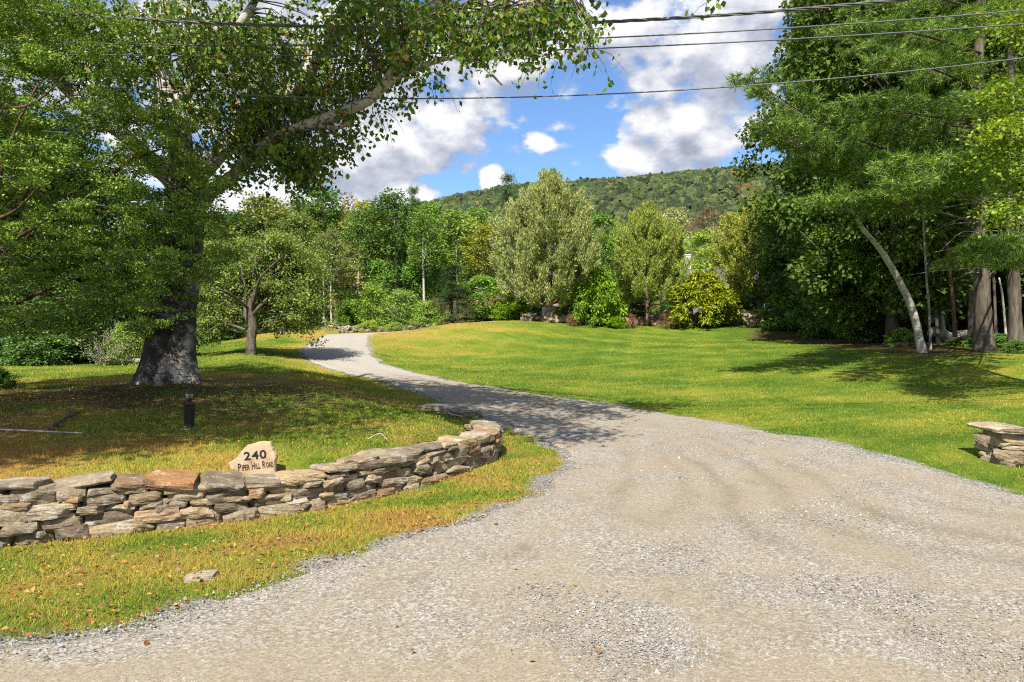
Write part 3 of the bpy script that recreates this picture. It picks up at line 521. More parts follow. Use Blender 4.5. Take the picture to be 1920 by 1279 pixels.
def path_light():
    p = PX(355, 803, 8.9); z = tz1(p[0], p[1]); root = thing('path_light', (p[0], p[1], z), 'small dark post light standing in the shaded grass below the birch trunk', 'path light')
    blk = plain('black_metal', (.016, .015, .014), .55, .4, .3); wood = plain('dark_timber', (.03, .022, .017), .8, .2, .4, 20); gl, nt, out = mat('lamp_glass')
    pb = pbsdf(nt, out, (.30, .30, .29), .18, .5); pb.inputs['Transmission Weight'].default_value = .35
    mb = MB(); box(mb, (0, 0, .15), (.092, .092, .33), .008); mb.obj('post', wood, root)
    mb = MB(); box(mb, (0, 0, .32), (.12, .12, .012), .003); tube(mb, [(0, 0, .325), (0, 0, .35), (0, 0, .395)], [.028, .022, .034], 14); mb.obj('collar', blk, root)
    mb = MB(); tube(mb, [(0, 0, .395), (0, 0, .41), (0, 0, .455), (0, 0, .475)], [.036, .046, .048, .044], 18); mb.obj('lens', gl, root, True)
    mb = MB(); tube(mb, [(0, 0, .462), (0, 0, .478), (0, 0, .495), (0, 0, .506)], [.056, .055, .044, .014], 18)
    for k in range(4): a = k*math.pi/2+.6; tube(mb, [(.05*math.cos(a), .05*math.sin(a), .395), (.052*math.cos(a), .052*math.sin(a), .47)], .005, 6)
    mb.obj('hood', blk, root)
    mb = MB(); box(mb, (0, -.01, .004), (.17, .15, .012), .003); mb.obj('base_plate', plain('concrete', (.25, .24, .22), .9, .2), root)
path_light()
def stick(name, label, pts, rad, m, lift=.02, cat='branch'):
    P = np.array([[PX(u, v, y)[0], y, tz1(PX(u, v, y)[0], y)+lift+h] for u, v, y, h in pts]); c = P.mean(0); P = spline(P, 6); mb = MB(); tube(mb, P-c, np.linspace(rad, rad*.6, len(P)), 8, wob=.08)
    o = mb.obj(name, m, smooth=True); o.location = c; tag(o, label, cat)
stick('pole', 'long pale straight pole lying in the shaded grass at the left edge', [(-60, 812, 8.5, .01), (10, 815, 8.45, .01), (155, 821, 8.3, .01)], .014, M['bark_white'], cat='pole')
stick('fallen_branch', 'dark crooked fallen branch on the shaded bank left of the path light', [(95, 812, 8.6, 0), (118, 797, 9.2, .02), (150, 788, 9.8, .03)], .03, M['bark_brown'])
stick('twig', 'white forked twig lying across a flat stone by the driveway', [(834, 777, 12.55, .10), (845, 785, 12.3, .05), (868, 788, 12.2, .04)], .014, M['bark_white'], cat='twig')
stick('twig', 'thin pale bent twig lying in the sunny grass behind the wall', [(690, 836, 8.0, .02), (712, 830, 8.15, .06), (726, 836, 8.0, .02)], .006, M['bark_white'], cat='twig')
def log(name, label, pa, pb, r, seed):
    a = np.array(pa); b = np.array(pb); c = (a+b)/2; k = np.linspace(0, 1, 9)[:, None]; P = a+(b-a)*k-c; mb = MB(); tube(mb, P, r*(1+.06*np.sin(np.arange(9)*1.7)), 14, wob=.03, seed=seed)
    o = mb.obj(name, M['bark_grey'], smooth=False); o.location = c; tag(o, label, 'log')
za = tz1(18.2, 29)
log('log', 'sawn grey log resting tilted beside the leaning white birch', (17.4, 28.5, tz1(17.4, 28.5)+.52), (18.4, 28.2, tz1(18.4, 28.2)+.15), .2, 1)
log('log', 'short brown log on the wood floor behind the tilted grey log', (19.5, 30.2, tz1(19.5, 30.2)+.25), (20.6, 30.4, tz1(20.6, 30.4)+.22), .2, 2)
log('log', 'weathered fallen trunk lying along the foot of the left shrubs', (-14.2, 24.4, tz1(-14.2, 24.4)+.2), (-12.6, 24.0, tz1(-12.6, 24.0)+.08), .085, 3)

# ------------------------------------------------------------------ overhead wires
def wire(label, pts, rad, twist=False):
    pts = np.array(pts, float); p3 = np.array([PX(*p) for p in pts]); cx = np.polyfit(p3[:, 0], p3[:, 2], 2); cy = np.polyfit(p3[:, 0], p3[:, 1], 1)
    x = np.linspace(-26, 22, 320 if twist else 160); P = np.stack([x, np.polyval(cy, x), np.polyval(cx, x)], 1); c = P[len(P)//2]; mb = MB()
    if twist:
        for k in range(3): ph = x*7+k*2.09; tube(mb, P-c+np.stack([0*x, .016*np.cos(ph), .016*np.sin(ph)], 1), rad, 6)
    else: tube(mb, P-c, rad, 6)
    o = mb.obj('power_line', plain('cable_grey_'+str(rad)[:5], (.10, .10, .105), .5, .4), smooth=True); o.location = c; tag(o, label, 'power line', 'overhead lines along the road')
wire('topmost overhead line, a thick twisted cable across the sky', [(270, 35, 11.2), (640, 51, 10.8), (1000, 48, 10.4), (1280, 35, 10.2), (1660, 0, 9.7)], .0115, True)
wire('second overhead line from the top, thin and smooth', [(290, 82, 11.2), (640, 84, 10.8), (950, 80, 10.5), (1280, 66, 10.2), (1920, 17, 9.5)], .0098)
wire('third overhead line from the top, thin, just under its twin', [(390, 103, 11.1), (700, 103, 10.8), (900, 100, 10.6), (1280, 85, 10.2), (1870, 47, 9.6)], .0098)
wire('lowest overhead line, hanging well below the other three', [(650, 183, 11), (930, 184, 10.7), (1280, 170, 10.3), (1920, 108, 9.6)], .009)

# ------------------------------------------------------------------ house and garden things far behind the shrubs
def house():
    wallm = plain('grey_clapboard', (.20, .22, .25), .7, .3, .15, 5); white = plain('white_paint', (.75, .75, .72), .6, .3, .06); roofm = plain('slate_shingle', (.075, .08, .09), .8, .2, .3, 9); dark = plain('dark_timber_post', (.03, .03, .035), .6, .4, .2)
    x0, y0 = 22.0, 66.; z0 = 3.4; root = thing('house', (x0, y0, z0), 'grey house with slate roof and white chimney glimpsed between the shrubs', 'house')
    gl, nt, out = mat('window_glass'); pbsdf(nt, out, (.05, .07, .09), .08, .6)
    mb = MB(); box(mb, (0, 0, 1.5), (11, 6, 3.0), .03); mb.obj('wall', wallm, root)
    mb = MB(); V = [(-5.9, -3.6, 2.95), (5.9, -3.6, 2.95), (5.9, 0, 5.0), (-5.9, 0, 5.0), (-5.9, 3.6, 2.95), (5.9, 3.6, 2.95)]; V = np.array(V+[(a, b, c+.18) for a, b, c in V])
    mb.add(V, [np.array([[6, 7, 8, 9], [9, 8, 11, 10], [0, 3, 2, 1], [3, 4, 5, 2], [0, 1, 7, 6], [4, 10, 11, 5], [0, 6, 9, 3], [3, 9, 10, 4], [1, 2, 8, 7], [2, 5, 11, 8]])]); rf = mb.obj('roof', roofm, root)
    mb = MB(); box(mb, (-4.9, .6, 5.4), (.5, .6, 2.2), .02); box(mb, (-4.9, .6, 6.56), (.6, .7, .1), .02); mb.obj('chimney', white, rf)
    for wx in (-3.2, 2.6):
        mb = MB(); box(mb, (wx, -3.05, 1.7), (1.25, .12, 1.3), .01); f = mb.obj('window', white, root); mb = MB(); box(mb, (wx, -3.13, 1.7), (1.05, .05, 1.1)); mb.obj('pane', gl, f)
    mb = MB(); box(mb, (0, -3.08, 1.05), (1.1, .14, 2.1), .01); d = mb.obj('door', dark, root); mb = MB(); box(mb, (.4, -3.2, 1.0), (.05, .1, .16), .01); mb.obj('handle', white, d)
    mb = MB(); V = [(-8.6, -4.6, 1.75), (-5.6, -4.6, 1.75), (-5.6, -1.6, 2.55), (-8.6, -1.6, 2.55)]; V = np.array(V+[(a, b, c+.14) for a, b, c in V]); mb.add(V, [np.array([[4, 5, 6, 7], [3, 2, 1, 0], [0, 1, 5, 4], [1, 2, 6, 5], [2, 3, 7, 6], [3, 0, 4, 7]])]); mb.obj('porch_roof', roofm, root)
    for px in (-8.3, -5.9):
        mb = MB(); box(mb, (px, -4.3, .9), (.5, .3, 1.8), .02); mb.obj('porch_post', dark, root)
house()
def shed():
    red = plain('red_boards', (.33, .035, .025), .7, .3, .25, 6); white = plain('white_trim', (.72, .70, .66), .6, .3, .08); roofm = plain('shed_shingle', (.12, .11, .11), .9, .2, .3, 9)
    root = thing('shed', (3.35, 54, tz1(3.35, 54)), 'small red shed with white corner boards behind the silvery tree trunk', 'shed')
    mb = MB(); box(mb, (0, 1, 1.0), (1.0, 1.6, 2.0), .01); mb.obj('wall', red, root)
    for sx_ in (-.5, .5): mb = MB(); box(mb, (sx_, .17, 1.0), (.16, .12, 2.0), .01); mb.obj('corner_board', white, root)
    mb = MB(); V = [(-.7, .0, 2.0), (.7, .0, 2.0), (.7, .0, 2.08), (-.7, 0, 2.08), (0, 0, 2.6), (0, 0, 2.68)]; V = np.array(V+[(a, 2.0, c) for a, b, c in V]); mb.add(V, [np.array([[0, 4, 5, 3], [4, 1, 2, 5], [9, 11, 10, 6], [11, 8, 7, 10], [3, 5, 11, 9], [5, 2, 8, 11], [6, 10, 4, 0], [10, 7, 1, 4]])]); mb.obj('roof', roofm, root)
    mb = MB(); box(mb, (-.72, -.1, .42), (.34, .34, .86), .04); o = mb.obj('barrel', white); o.location = root.location+Vector((-.1, -.25, 0)); o.name = 'white_bin'; tag(o, 'white square bin standing beside the red shed', 'bin')
shed()
def pot(name, label, x, y, col, s=1.):
    z = tz1(x, y); r = thing(name, (x, y, z), label, 'flower pot'); mb = MB(); tube(mb, [(0, 0, 0), (0, 0, .02*s), (0, 0, .38*s), (0, 0, .44*s), (0, 0, .44*s)], [.15*s, .2*s, .28*s, .30*s, .25*s], 16); mb.obj('pot', plain(name+'_clay_'+label[:3], col, .5, .4, .1), r, True)
    rng = rngs(7); n = 160; P = rng.normal(size=(n, 3))*np.array([.16, .16, .10])*s+np.array([0, 0, .6*s]); mb = MB(); cards(mb, P, rng.normal(size=(n, 3)), rng.normal(size=(n, 3)), .14*s, .08*s); o = mb.obj('leaves', M['leaf'], r); o.color = (.06, .12, .02, 0)
pot('flower_pot', 'red flower pot on the pale ledge by the far lawn', 17.4, 50, (.38, .025, .02), 1.3)
pot('flower_pot', 'round orange flower pot at the lawn edge beyond the right wood', 22.6, 51, (.50, .17, .04), 1.4)
mb = MB(); 
for k, xx in enumerate((-1.6, 0, 1.6)): box(mb, (xx, 0, .18), (1.58, .5, .34), .02)
o = mb.obj('ledge', plain('pale_concrete', (.55, .54, .52), .8, .2, .12)); o.location = (17.2, 51.2, tz1(17.2, 51.2)); tag(o, 'low pale ledge behind the red flower pot', 'garden ledge')

# ------------------------------------------------------------------ generic trees
PROTO = {}
def profile(kind, t):
    if kind == 'oval': return np.sqrt(np.clip(1-(2*t-.95)**2, .02, 1))
    if kind == 'willow': return np.clip(1.12*np.sin(np.pi*np.clip(t*.80+.16, 0, 1))**.75, .10, 1)*np.where(t > .8, 1-.75*(t-.8)/.2, 1)
    if kind == 'cone': return np.clip(1.02-t, .03, 1)**.85
    if kind == 'spread': return np.clip(np.sqrt(np.clip(1-(1.6*t-.65)**2, .02, 1)), .1, 1)
    if kind == 'tall': return np.clip(np.sin(np.pi*np.clip(t*.85+.12, 0, 1))**.8, .15, 1)
    if kind == 'shrub': return np.clip(np.sqrt(np.clip(1-t**2.2, .02, 1)), .12, 1)
def proto(key, seed, H, cb, rad, kind, nc, nl, ll, lw, cr, tr, nlimb, style='broad', bark='bark_grey', leaf='leaf', lean=0., pow_=1., limbtop=False):
    rng = rngs(seed); t = rng.random(nc)**pow_; z = cb+(H-cb)*t; a = rng.uniform(0, 2*np.pi, nc); ph = rng.uniform(0, 6, 3)
    rag = 1+.22*np.sin(3*a+ph[0]+4*t)+.16*np.sin(5*a+ph[1]-9*t)
    rf = (.25+.75*np.sqrt(rng.random(nc))); r = rad*profile(kind, t)*rf*rag; bow = np.array([lean, 0, 0])*(z/H)[:, None]
    C = np.stack([r*np.cos(a), r*np.sin(a), z], 1)+bow; mb = MB()
    outw = np.stack([np.cos(a), np.sin(a), 0*a], 1)
    csz = cr*rng.uniform(.6, 1.35, nc)
    per = np.maximum(8, (nl*(csz/cr)**2)).astype(int); idx = np.repeat(np.arange(nc), per); n = len(idx)
    g = rng.normal(size=(n, 3)); g = g/np.maximum(np.linalg.norm(g, axis=1, keepdims=True), 1e-6)*rng.random((n, 1))**.45
    if style == 'upright':
        ax = nrm(outw[idx]*.55+np.array([0, 0, 1.15])); s = rng.uniform(-1, 1, n); P = C[idx]+ax*(s*csz[idx]*1.15)[:, None]+g*(csz[idx]*.62*(1.1-.6*np.abs(s)))[:, None]
        A = ax+rng.normal(size=(n, 3))*.45; N = outw[idx]*.6+g*.7+rng.normal(size=(n, 3))*.5+np.array([0, 0, .5])
    elif style == 'conifer':
        ax = nrm(outw[idx]+np.array([0, 0, -.18])); s = rng.uniform(-1, .9, n); side = np.stack([-np.sin(a), np.cos(a), 0*a], 1)[idx]
        wd = csz[idx]*(1-np.abs(s)*.7); P = C[idx]+ax*(s*csz[idx]*1.1)[:, None]+side*(rng.normal(size=n)*.42*wd)[:, None]+np.array([0, 0, 1])*(rng.normal(size=n)*.13*csz[idx]-.12*wd)[:, None]
        A = ax*.8+side*rng.normal(size=(n, 1))*.9+np.array([0, 0, -.25])+rng.normal(size=(n, 3))*.25; N = np.array([0, 0, 1.])+rng.normal(size=(n, 3))*.35
    else:
        P = C[idx]+g*csz[idx][:, None]*np.array([1.1, 1.1, .72]); A = g+outw[idx]*.5+rng.normal(size=(n, 3))*.6+np.array([0, 0, -.35]); N = np.array([0, 0, .55])+g*1.1+rng.normal(size=(n, 3))*.38
    sz = rng.uniform(.65, 1.3, n); cards(mb, P, A, N, ll*sz, lw*sz)
    crown = mb.mesh('crown', M[leaf]); mb = MB()
    k = 12; tt = np.linspace(0, 1, k); wob = np.stack([np.sin(tt*5+ph[0])*.02*H*tt, np.sin(tt*4+ph[1])*.02*H*tt, 0*tt], 1)
    top = cb+(H-cb)*(.93 if style != 'shrub' else .5); path = np.stack([lean*(tt*top/H), 0*tt, tt*top-.15], 1)+wob*.6; rr = tr*(1-.86*tt)+tr*.5*np.exp(-tt*top/(tr*2.2))
    tube(mb, path, rr, 9, wob=.05, seed=seed)
    for i in rng.permutation(nc)[:nlimb]:
        c = C[i]; zz = max(cb*.75, c[2]-np.hypot(c[0], c[1])*(.9 if style != 'conifer' else -.1)-.2); b = np.array([np.interp(zz, path[:, 2], path[:, 0]), np.interp(zz, path[:, 2], path[:, 1]), min(zz, top)])
        mid = (b+c)/2+np.array([0, 0, -.08*np.linalg.norm(c-b)])+rng.normal(size=3)*.12; p = spline([b, mid, c], 4); r0 = max(.35*np.interp(zz, path[:, 2], rr), .012); tube(mb, p, np.linspace(r0, max(r0*.25, .006), len(p)), 5, cap=False)
    PROTO[key] = (crown, mb.mesh('trunk', M[bark], True), H, rad)
def plant(name, key, u, vtop, y, wpx, color, autumn, label, cat='tree', group=None, x=None, rz=None, sink=.0):
    """stands a tree of kind `key` on the ground; wpx = how wide its crown looks from the road"""
    crown, trunk, H, rad = PROTO[key]; x = (u-960)/1280*y if x is None else x; z = tz1(x, y)-.03-sink; top = EYE+(640-vtop)/1280*y; sz = (top-z)/H; sx = (wpx/1280*y/2)/rad
    r = thing(name, (x, y, z), label, cat, group); r.rotation_euler = (0, 0, rngs(abs(hash((int(u*7), int(y*13), int(vtop))))%99991).uniform(0, 6.3) if rz is None else rz); r.scale = (sx, sx, sz)
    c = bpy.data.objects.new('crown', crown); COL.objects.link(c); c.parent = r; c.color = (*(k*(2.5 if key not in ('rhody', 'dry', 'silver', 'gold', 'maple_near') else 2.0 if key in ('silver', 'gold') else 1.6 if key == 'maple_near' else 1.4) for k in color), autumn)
    t = bpy.data.objects.new('trunk', trunk); COL.objects.link(t); t.parent = r
    return r
proto('maple', 1, 14, 4.2, 3.0, 'oval', 90, 85, .30, .20, .85, .17, 22)
proto('ash', 2, 14, 5.5, 2.4, 'tall', 75, 80, .30, .17, .80, .15, 20)
proto('slim', 3, 14, 7.6, 2.0, 'tall', 60, 70, .28, .16, .72, .19, 20, bark='bark_pale')
proto('round', 4, 14, 3.0, 3.4, 'oval', 110, 80, .30, .21, .9, .18, 24)
proto('airy', 5, 14, 5.5, 2.4, 'tall', 60, 34, .30, .17, .75, .12, 30)
proto('whitepine', 6, 16, 3.5, 3.0, 'cone', 110, 110, .34, .06, 1.0, .22, 40, 'conifer', 'bark_brown')
proto('spruce', 7, 6, .15, 2.1, 'cone', 170, 85, .22, .045, .62, .12, 60, 'conifer', 'bark_brown')
proto('silver', 8, 9.5, 1.45, 3.4, 'willow', 560, 150, .21, .065, .46, .26, 50, 'upright', 'bark_grey')
proto('gold', 9, 9.0, 2.2, 2.6, 'willow', 420, 140, .20, .065, .44, .18, 40, 'upright', 'bark_brown')
proto('shrub', 10, 3, .15, 1.5, 'shrub', 75, 90, .17, .11, .38, .05, 24, 'broad', 'bark_brown')
proto('bush', 11, 3, .1, 1.6, 'shrub', 90, 75, .15, .085, .40, .04, 24, 'broad', 'bark_grey')
proto('sapling', 12, 5, .5, 1.2, 'tall', 60, 75, .18, .11, .45, .04, 16, 'broad', 'bark_grey')
proto('rhody', 13, 3, .2, 1.5, 'shrub', 130, 70, .26, .105, .30, .05, 24, 'broad', 'bark_brown')
proto('maple_near', 14, 20, 1.2, 4.4, 'tall', 420, 150, .22, .18, .75, .22, 60, bark='bark_brown')
proto('dry', 15, 1, .05, .6, 'shrub', 40, 40, .10, .02, .20, .02, 22, 'upright', 'bark_red')
proto('under', 16, 3.5, .1, 1.9, 'shrub', 110, 75, .20, .13, .45, .05, 30, 'broad', 'bark_brown')
proto('bare', 17, 2.2, .3, 1.3, 'spread', 60, 16, .09, .05, .3, .07, 60, 'broad', 'bark_grey')
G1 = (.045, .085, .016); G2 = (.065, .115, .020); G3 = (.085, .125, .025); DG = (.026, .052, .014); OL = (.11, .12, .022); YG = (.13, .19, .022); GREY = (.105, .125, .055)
FG = 'forest trees behind the driveway top'
def T(name, key, u, vt, y, w, col, au, label, g=FG, cat='tree', **k): return plant(name, key, u, vt, y, w, col, au, label, cat, g, **k)
# back wood, behind the head of the driveway
T('maple_tree', 'maple', 500, 372, 56, 130, (.075, .09, .022), .24, 'rusty orange and green maple just right of the big birch leaves')
T('maple_tree', 'round', 560, 408, 53, 120, (.06, .085, .02), .2, 'olive maple with orange patches left of the twin pale trunks')
T('ash_tree', 'ash', 603, 350, 58, 105, G1, .02, 'tall dark green tree above the twin pale trunks at the driveway top')
T('maple_tree', 'airy', 655, 368, 62, 60, (.10, .07, .03), .5, 'thin crowned tree with a reddish top beside the tall dark green ash', )
T('maple_tree', 'maple', 690, 384, 57, 110, OL, .03, 'olive yellow tree between the reddish top and the tall straight tree')
T('ash_tree', 'slim', 741, 362, 55, 95, (.038, .07, .018), 0, 'tall straight tree with a bare pale double trunk and dark narrow crown')
T('maple_tree', 'round', 800, 388, 58, 115, G2, .02, 'broad mid green tree left of the dark spruce')
T('maple_tree', 'maple', 858, 398, 56, 105, G3, .03, 'fresh green tree rising behind the dark spruce')
T('ash_tree', 'slim', 905, 425, 54, 75, OL, .05, 'yellowish slim tree with a forked pale trunk left of the silvery tree')
T('maple_tree', 'ash', 895, 396, 66, 100, G2, .05, 'green tree behind the yellowish slim tree')
T('maple_tree', 'airy', 640, 455, 51, 90, (.10, .10, .04), .12, 'sparse brownish tree with grey twigs right of the twin pale trunks')
T('ash_tree', 'slim', 607, 440, 49.5, 46, (.075, .095, .03), .05, 'left one of the twin thin pale trunks beside the stone heap')
T('ash_tree', 'slim', 621, 430, 49, 44, (.07, .09, .03), .05, 'right one of the twin thin pale trunks beside the stone heap')
T('pine_tree', 'whitepine', 952, 328, 72, 70, (.03, .055, .022), 0, 'tall dark pine poking above the left shoulder of the silvery tree')
T('maple_tree', 'ash', 560, 372, 70, 90, G1, .05, 'dark tree far back left of the tall dark green ash')
T('maple_tree', 'maple', 450, 400, 58, 150, DG, .1, 'shadowy tree behind the apple tree crown')
T('maple_tree', 'round', 385, 430, 60, 160, DG, .05, 'dark tree glimpsed just right of the birch trunk')
T('maple_tree', 'round', 725, 430, 66, 120, G1, .05, 'deep green tree filling the gap behind the straight double trunk')
T('ash_tree', 'slim', 672, 395, 54, 60, (.05, .085, .02), .03, 'slim green tree with a pale stem right of the reddish top')
T('ash_tree', 'slim', 795, 402, 52.5, 66, (.06, .10, .02), 0, 'slim fresh green tree whose long pale stem shows above the pale bushes')
T('ash_tree', 'slim', 585, 385, 56, 60, (.055, .08, .022), .08, 'slim olive tree with a pale stem left of the tall dark ash')
T('pine_tree', 'whitepine', 775, 352, 68, 60, (.03, .055, .02), 0, 'dark pointed pine rising just right of the straight double trunk')
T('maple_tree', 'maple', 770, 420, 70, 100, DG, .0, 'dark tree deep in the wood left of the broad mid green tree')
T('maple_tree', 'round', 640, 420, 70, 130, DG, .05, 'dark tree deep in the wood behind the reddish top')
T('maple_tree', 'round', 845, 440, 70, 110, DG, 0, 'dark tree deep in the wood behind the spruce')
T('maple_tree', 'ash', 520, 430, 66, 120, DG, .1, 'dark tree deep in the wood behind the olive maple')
SG = 'saplings and bushes along the wood edge'
T('sapling', 'sapling', 645, 545, 50.5, 34, G2, .0, 'slim young tree right of the twin pale trunks', SG, 'sapling')
T('bush', 'bush', 700, 537, 51, 90, (.085, .13, .022), .04, 'light green bush behind the second stone heap', SG, 'bush')
T('bush', 'shrub', 660, 560, 53, 60, G1, 0, 'dark green bush under the sparse brownish tree', SG, 'bush')
T('bush', 'bush', 752, 548, 50.5, 90, (.09, .13, .035), .02, 'pale green bush in the middle of the wood edge', SG, 'bush')
T('bush', 'bush', 800, 568, 50, 80, (.09, .14, .03), 0, 'low pale green bush left of the dark spruce', SG, 'bush')
T('sapling', 'sapling', 712, 490, 54, 60, (.06, .11, .02), 0, 'bright green young tree against the dark wood', SG, 'sapling')
T('sapling', 'sapling', 775, 500, 54, 80, (.055, .11, .022), 0, 'leafy young tree under the broad mid green tree', SG, 'sapling')
T('spruce_tree', 'spruce', 848, 497, 50, 92, (.020, .036, .014), 0, 'dark pointed spruce at the wood edge above the lawn crest', None)
T('sapling', 'sapling', 905, 520, 52, 70, (.08, .14, .022), .05, 'yellow green young tree between the spruce and the silvery tree', SG, 'sapling')
T('bush', 'under', 930, 575, 54, 70, DG, 0, 'dark bush beside the lime bush left of the silvery tree', SG, 'bush')
T('bush', 'under', 590, 560, 52, 80, DG, 0, 'dark bush behind the blue grey boulder', SG, 'bush')
T('bush', 'under', 540, 560, 50, 90, (.04, .07, .02), .03, 'shaded green bush above the boulder', SG, 'bush')
T('bush', 'under', 480, 590, 46, 100, DG, 0, 'dark bush behind the apple trunk', SG, 'bush')
T('bush', 'under', 410, 600, 42, 110, DG, .05, 'dark bush under the left side of the apple tree', SG, 'bush')
T('bush', 'bush', 692, 603, 48.3, 46, (.12, .17, .03), .05, 'low yellow green weeds between the two stone heaps', SG, 'weeds')
T('bush', 'bush', 740, 606, 48.3, 40, (.11, .16, .03), .05, 'low weeds over the second stone heap', SG, 'weeds')
# trees of the lawn and the garden
T('silver_tree', 'silver', 1030, 336, 46.3, 180, (.165, .185, .078), -.2, 'large silvery green tree with an upswept crown on the lawn crest', None)
T('gold_tree', 'gold', 1213, 394, 45.6, 120, (.155, .185, .045), .02, 'medium tree with yellow green top and two dark stems mid garden', None)
T('gold_tree', 'gold', 1425, 380, 48, 148, (.165, .185, .042), .03, 'tall golden green tree at the right end of the garden row', None)
T('spruce_tree', 'spruce', 1470, 470, 45.5, 110, (.03, .055, .018), 0, 'dark dense evergreen left of the right wood', None)
T('flowering_shrub', 'rhody', 1122, 512, 45.4, 78, (.135, .225, .016), -.2, 'tall lime green shrub between the silvery and the golden tree', 'lime shrubs of the garden row', 'shrub')
T('flowering_shrub', 'rhody', 1315, 516, 45.2, 108, (.20, .235, .018), .12, 'wide round yellow green shrub touched with orange', 'lime shrubs of the garden row', 'shrub')
T('flowering_shrub', 'rhody', 965, 558, 49, 66, (.14, .23, .014), 0, 'low lime bush left of the silvery tree trunk', 'lime shrubs of the garden row', 'shrub')
T('flowering_shrub', 'rhody', 1155, 596, 44.6, 36, (.16, .27, .014), -.2, 'knee high lime plant at the foot of the tall lime shrub', 'lime shrubs of the garden row', 'shrub')
for u, w, lab in ((1072, 30, 'small dry reddish plant right of the silvery tree trunk'), (1186, 34, 'brown withered clump between the lime shrub and the twin dark stems'), (1250, 40, 'withered brown clump right of the twin dark stems'), (1428, 24, 'reddish dry stalks in front of the pale stone row'), (1268, 24, 'small dry tuft left of the wide yellow green shrub')):
    T('dry_plant', 'dry', u, 594, 44.5, w, (.17, .085, .05), .0, lab, 'withered plants along the bank', 'plant')
T('dry_plant', 'dry', 988, 588, 48, 22, (.16, .05, .04), 0, 'dark red small plant beside the low lime bush', 'withered plants along the bank', 'plant')
BG = 'trees between the garden and the hill'
for (k, u, vt, y, w, c, au, lab) in (('round', 1130, 405, 95, 90, G2, .03, 'light green tree between silvery tree and golden tree'), ('round', 1180, 420, 100, 80, (.09, .11, .04), .1, 'pale olive tree behind the golden tree left side'), ('maple', 1262, 394, 92, 70, (.14, .15, .07), -.1, 'pale grey green tree right of the golden tree top'), ('airy', 1330, 392, 96, 90, (.075, .05, .035), .25, 'brownish sparse tree in front of the hill'), ('round', 1390, 400, 100, 80, G2, .05, 'mid green tree under the hill left of the tall golden green tree'), ('round', 1320, 440, 76, 110, (.12, .17, .03), 0, 'light green leafy tree above the house roof'), ('round', 1375, 432, 80, 80, (.11, .16, .03), 0, 'second light green leafy tree right above the roof'), ('maple', 1080, 400, 100, 80, G2, .05, 'green tree behind the right shoulder of the silvery tree'), ('round', 1480, 400, 90, 110, G1, .05, 'green tree far back beside the right wood'), ('round', 1240, 440, 84, 100, G3, .05, 'green tree behind the golden crown and left of the roof'), ('round', 1020, 410, 96, 90, G1, .05, 'green tree hidden behind the silvery crown'), ('round', 960, 425, 84, 100, G1, .0, 'dark green tree at the left flank of the silvery crown'), ('maple', 1210, 408, 120, 70, G2, .1, 'green tree high behind the golden crown'), ('maple', 1440, 396, 125, 80, G3, .1, 'yellow green tree behind the tall golden green crown')):
    T('maple_tree', k, u, vt, y, w, c, au, lab, BG)
for (k, u, vt, y, w, c, lab) in (('under', 1090, 530, 53, 100, G1, 'green bush between the shed and the tall lime shrub'), ('bush', 1062, 560, 51, 56, (.11, .15, .03), 'yellow green bush right of the red shed'), ('under', 1180, 550, 52, 80, G1, 'dark bush behind the golden tree stems'), ('under', 1260, 560, 52.5, 60, G1, 'dark bush by the porch'), ('under', 1365, 545, 52, 90, G2, 'green bush right of the wide yellow green shrub'), ('under', 1000, 550, 56, 100, DG, 'dark bush behind the low lime bush'), ('under', 1430, 555, 53, 90, G1, 'green bush behind the tall golden green tree'), ('under', 1540, 555, 54, 90, (.10, .15, .03), 'sunlit bush beyond the orange pot')):
    T('bush', k, u, vt, y, w, c, .02, lab, 'garden bushes before the house', 'bush')

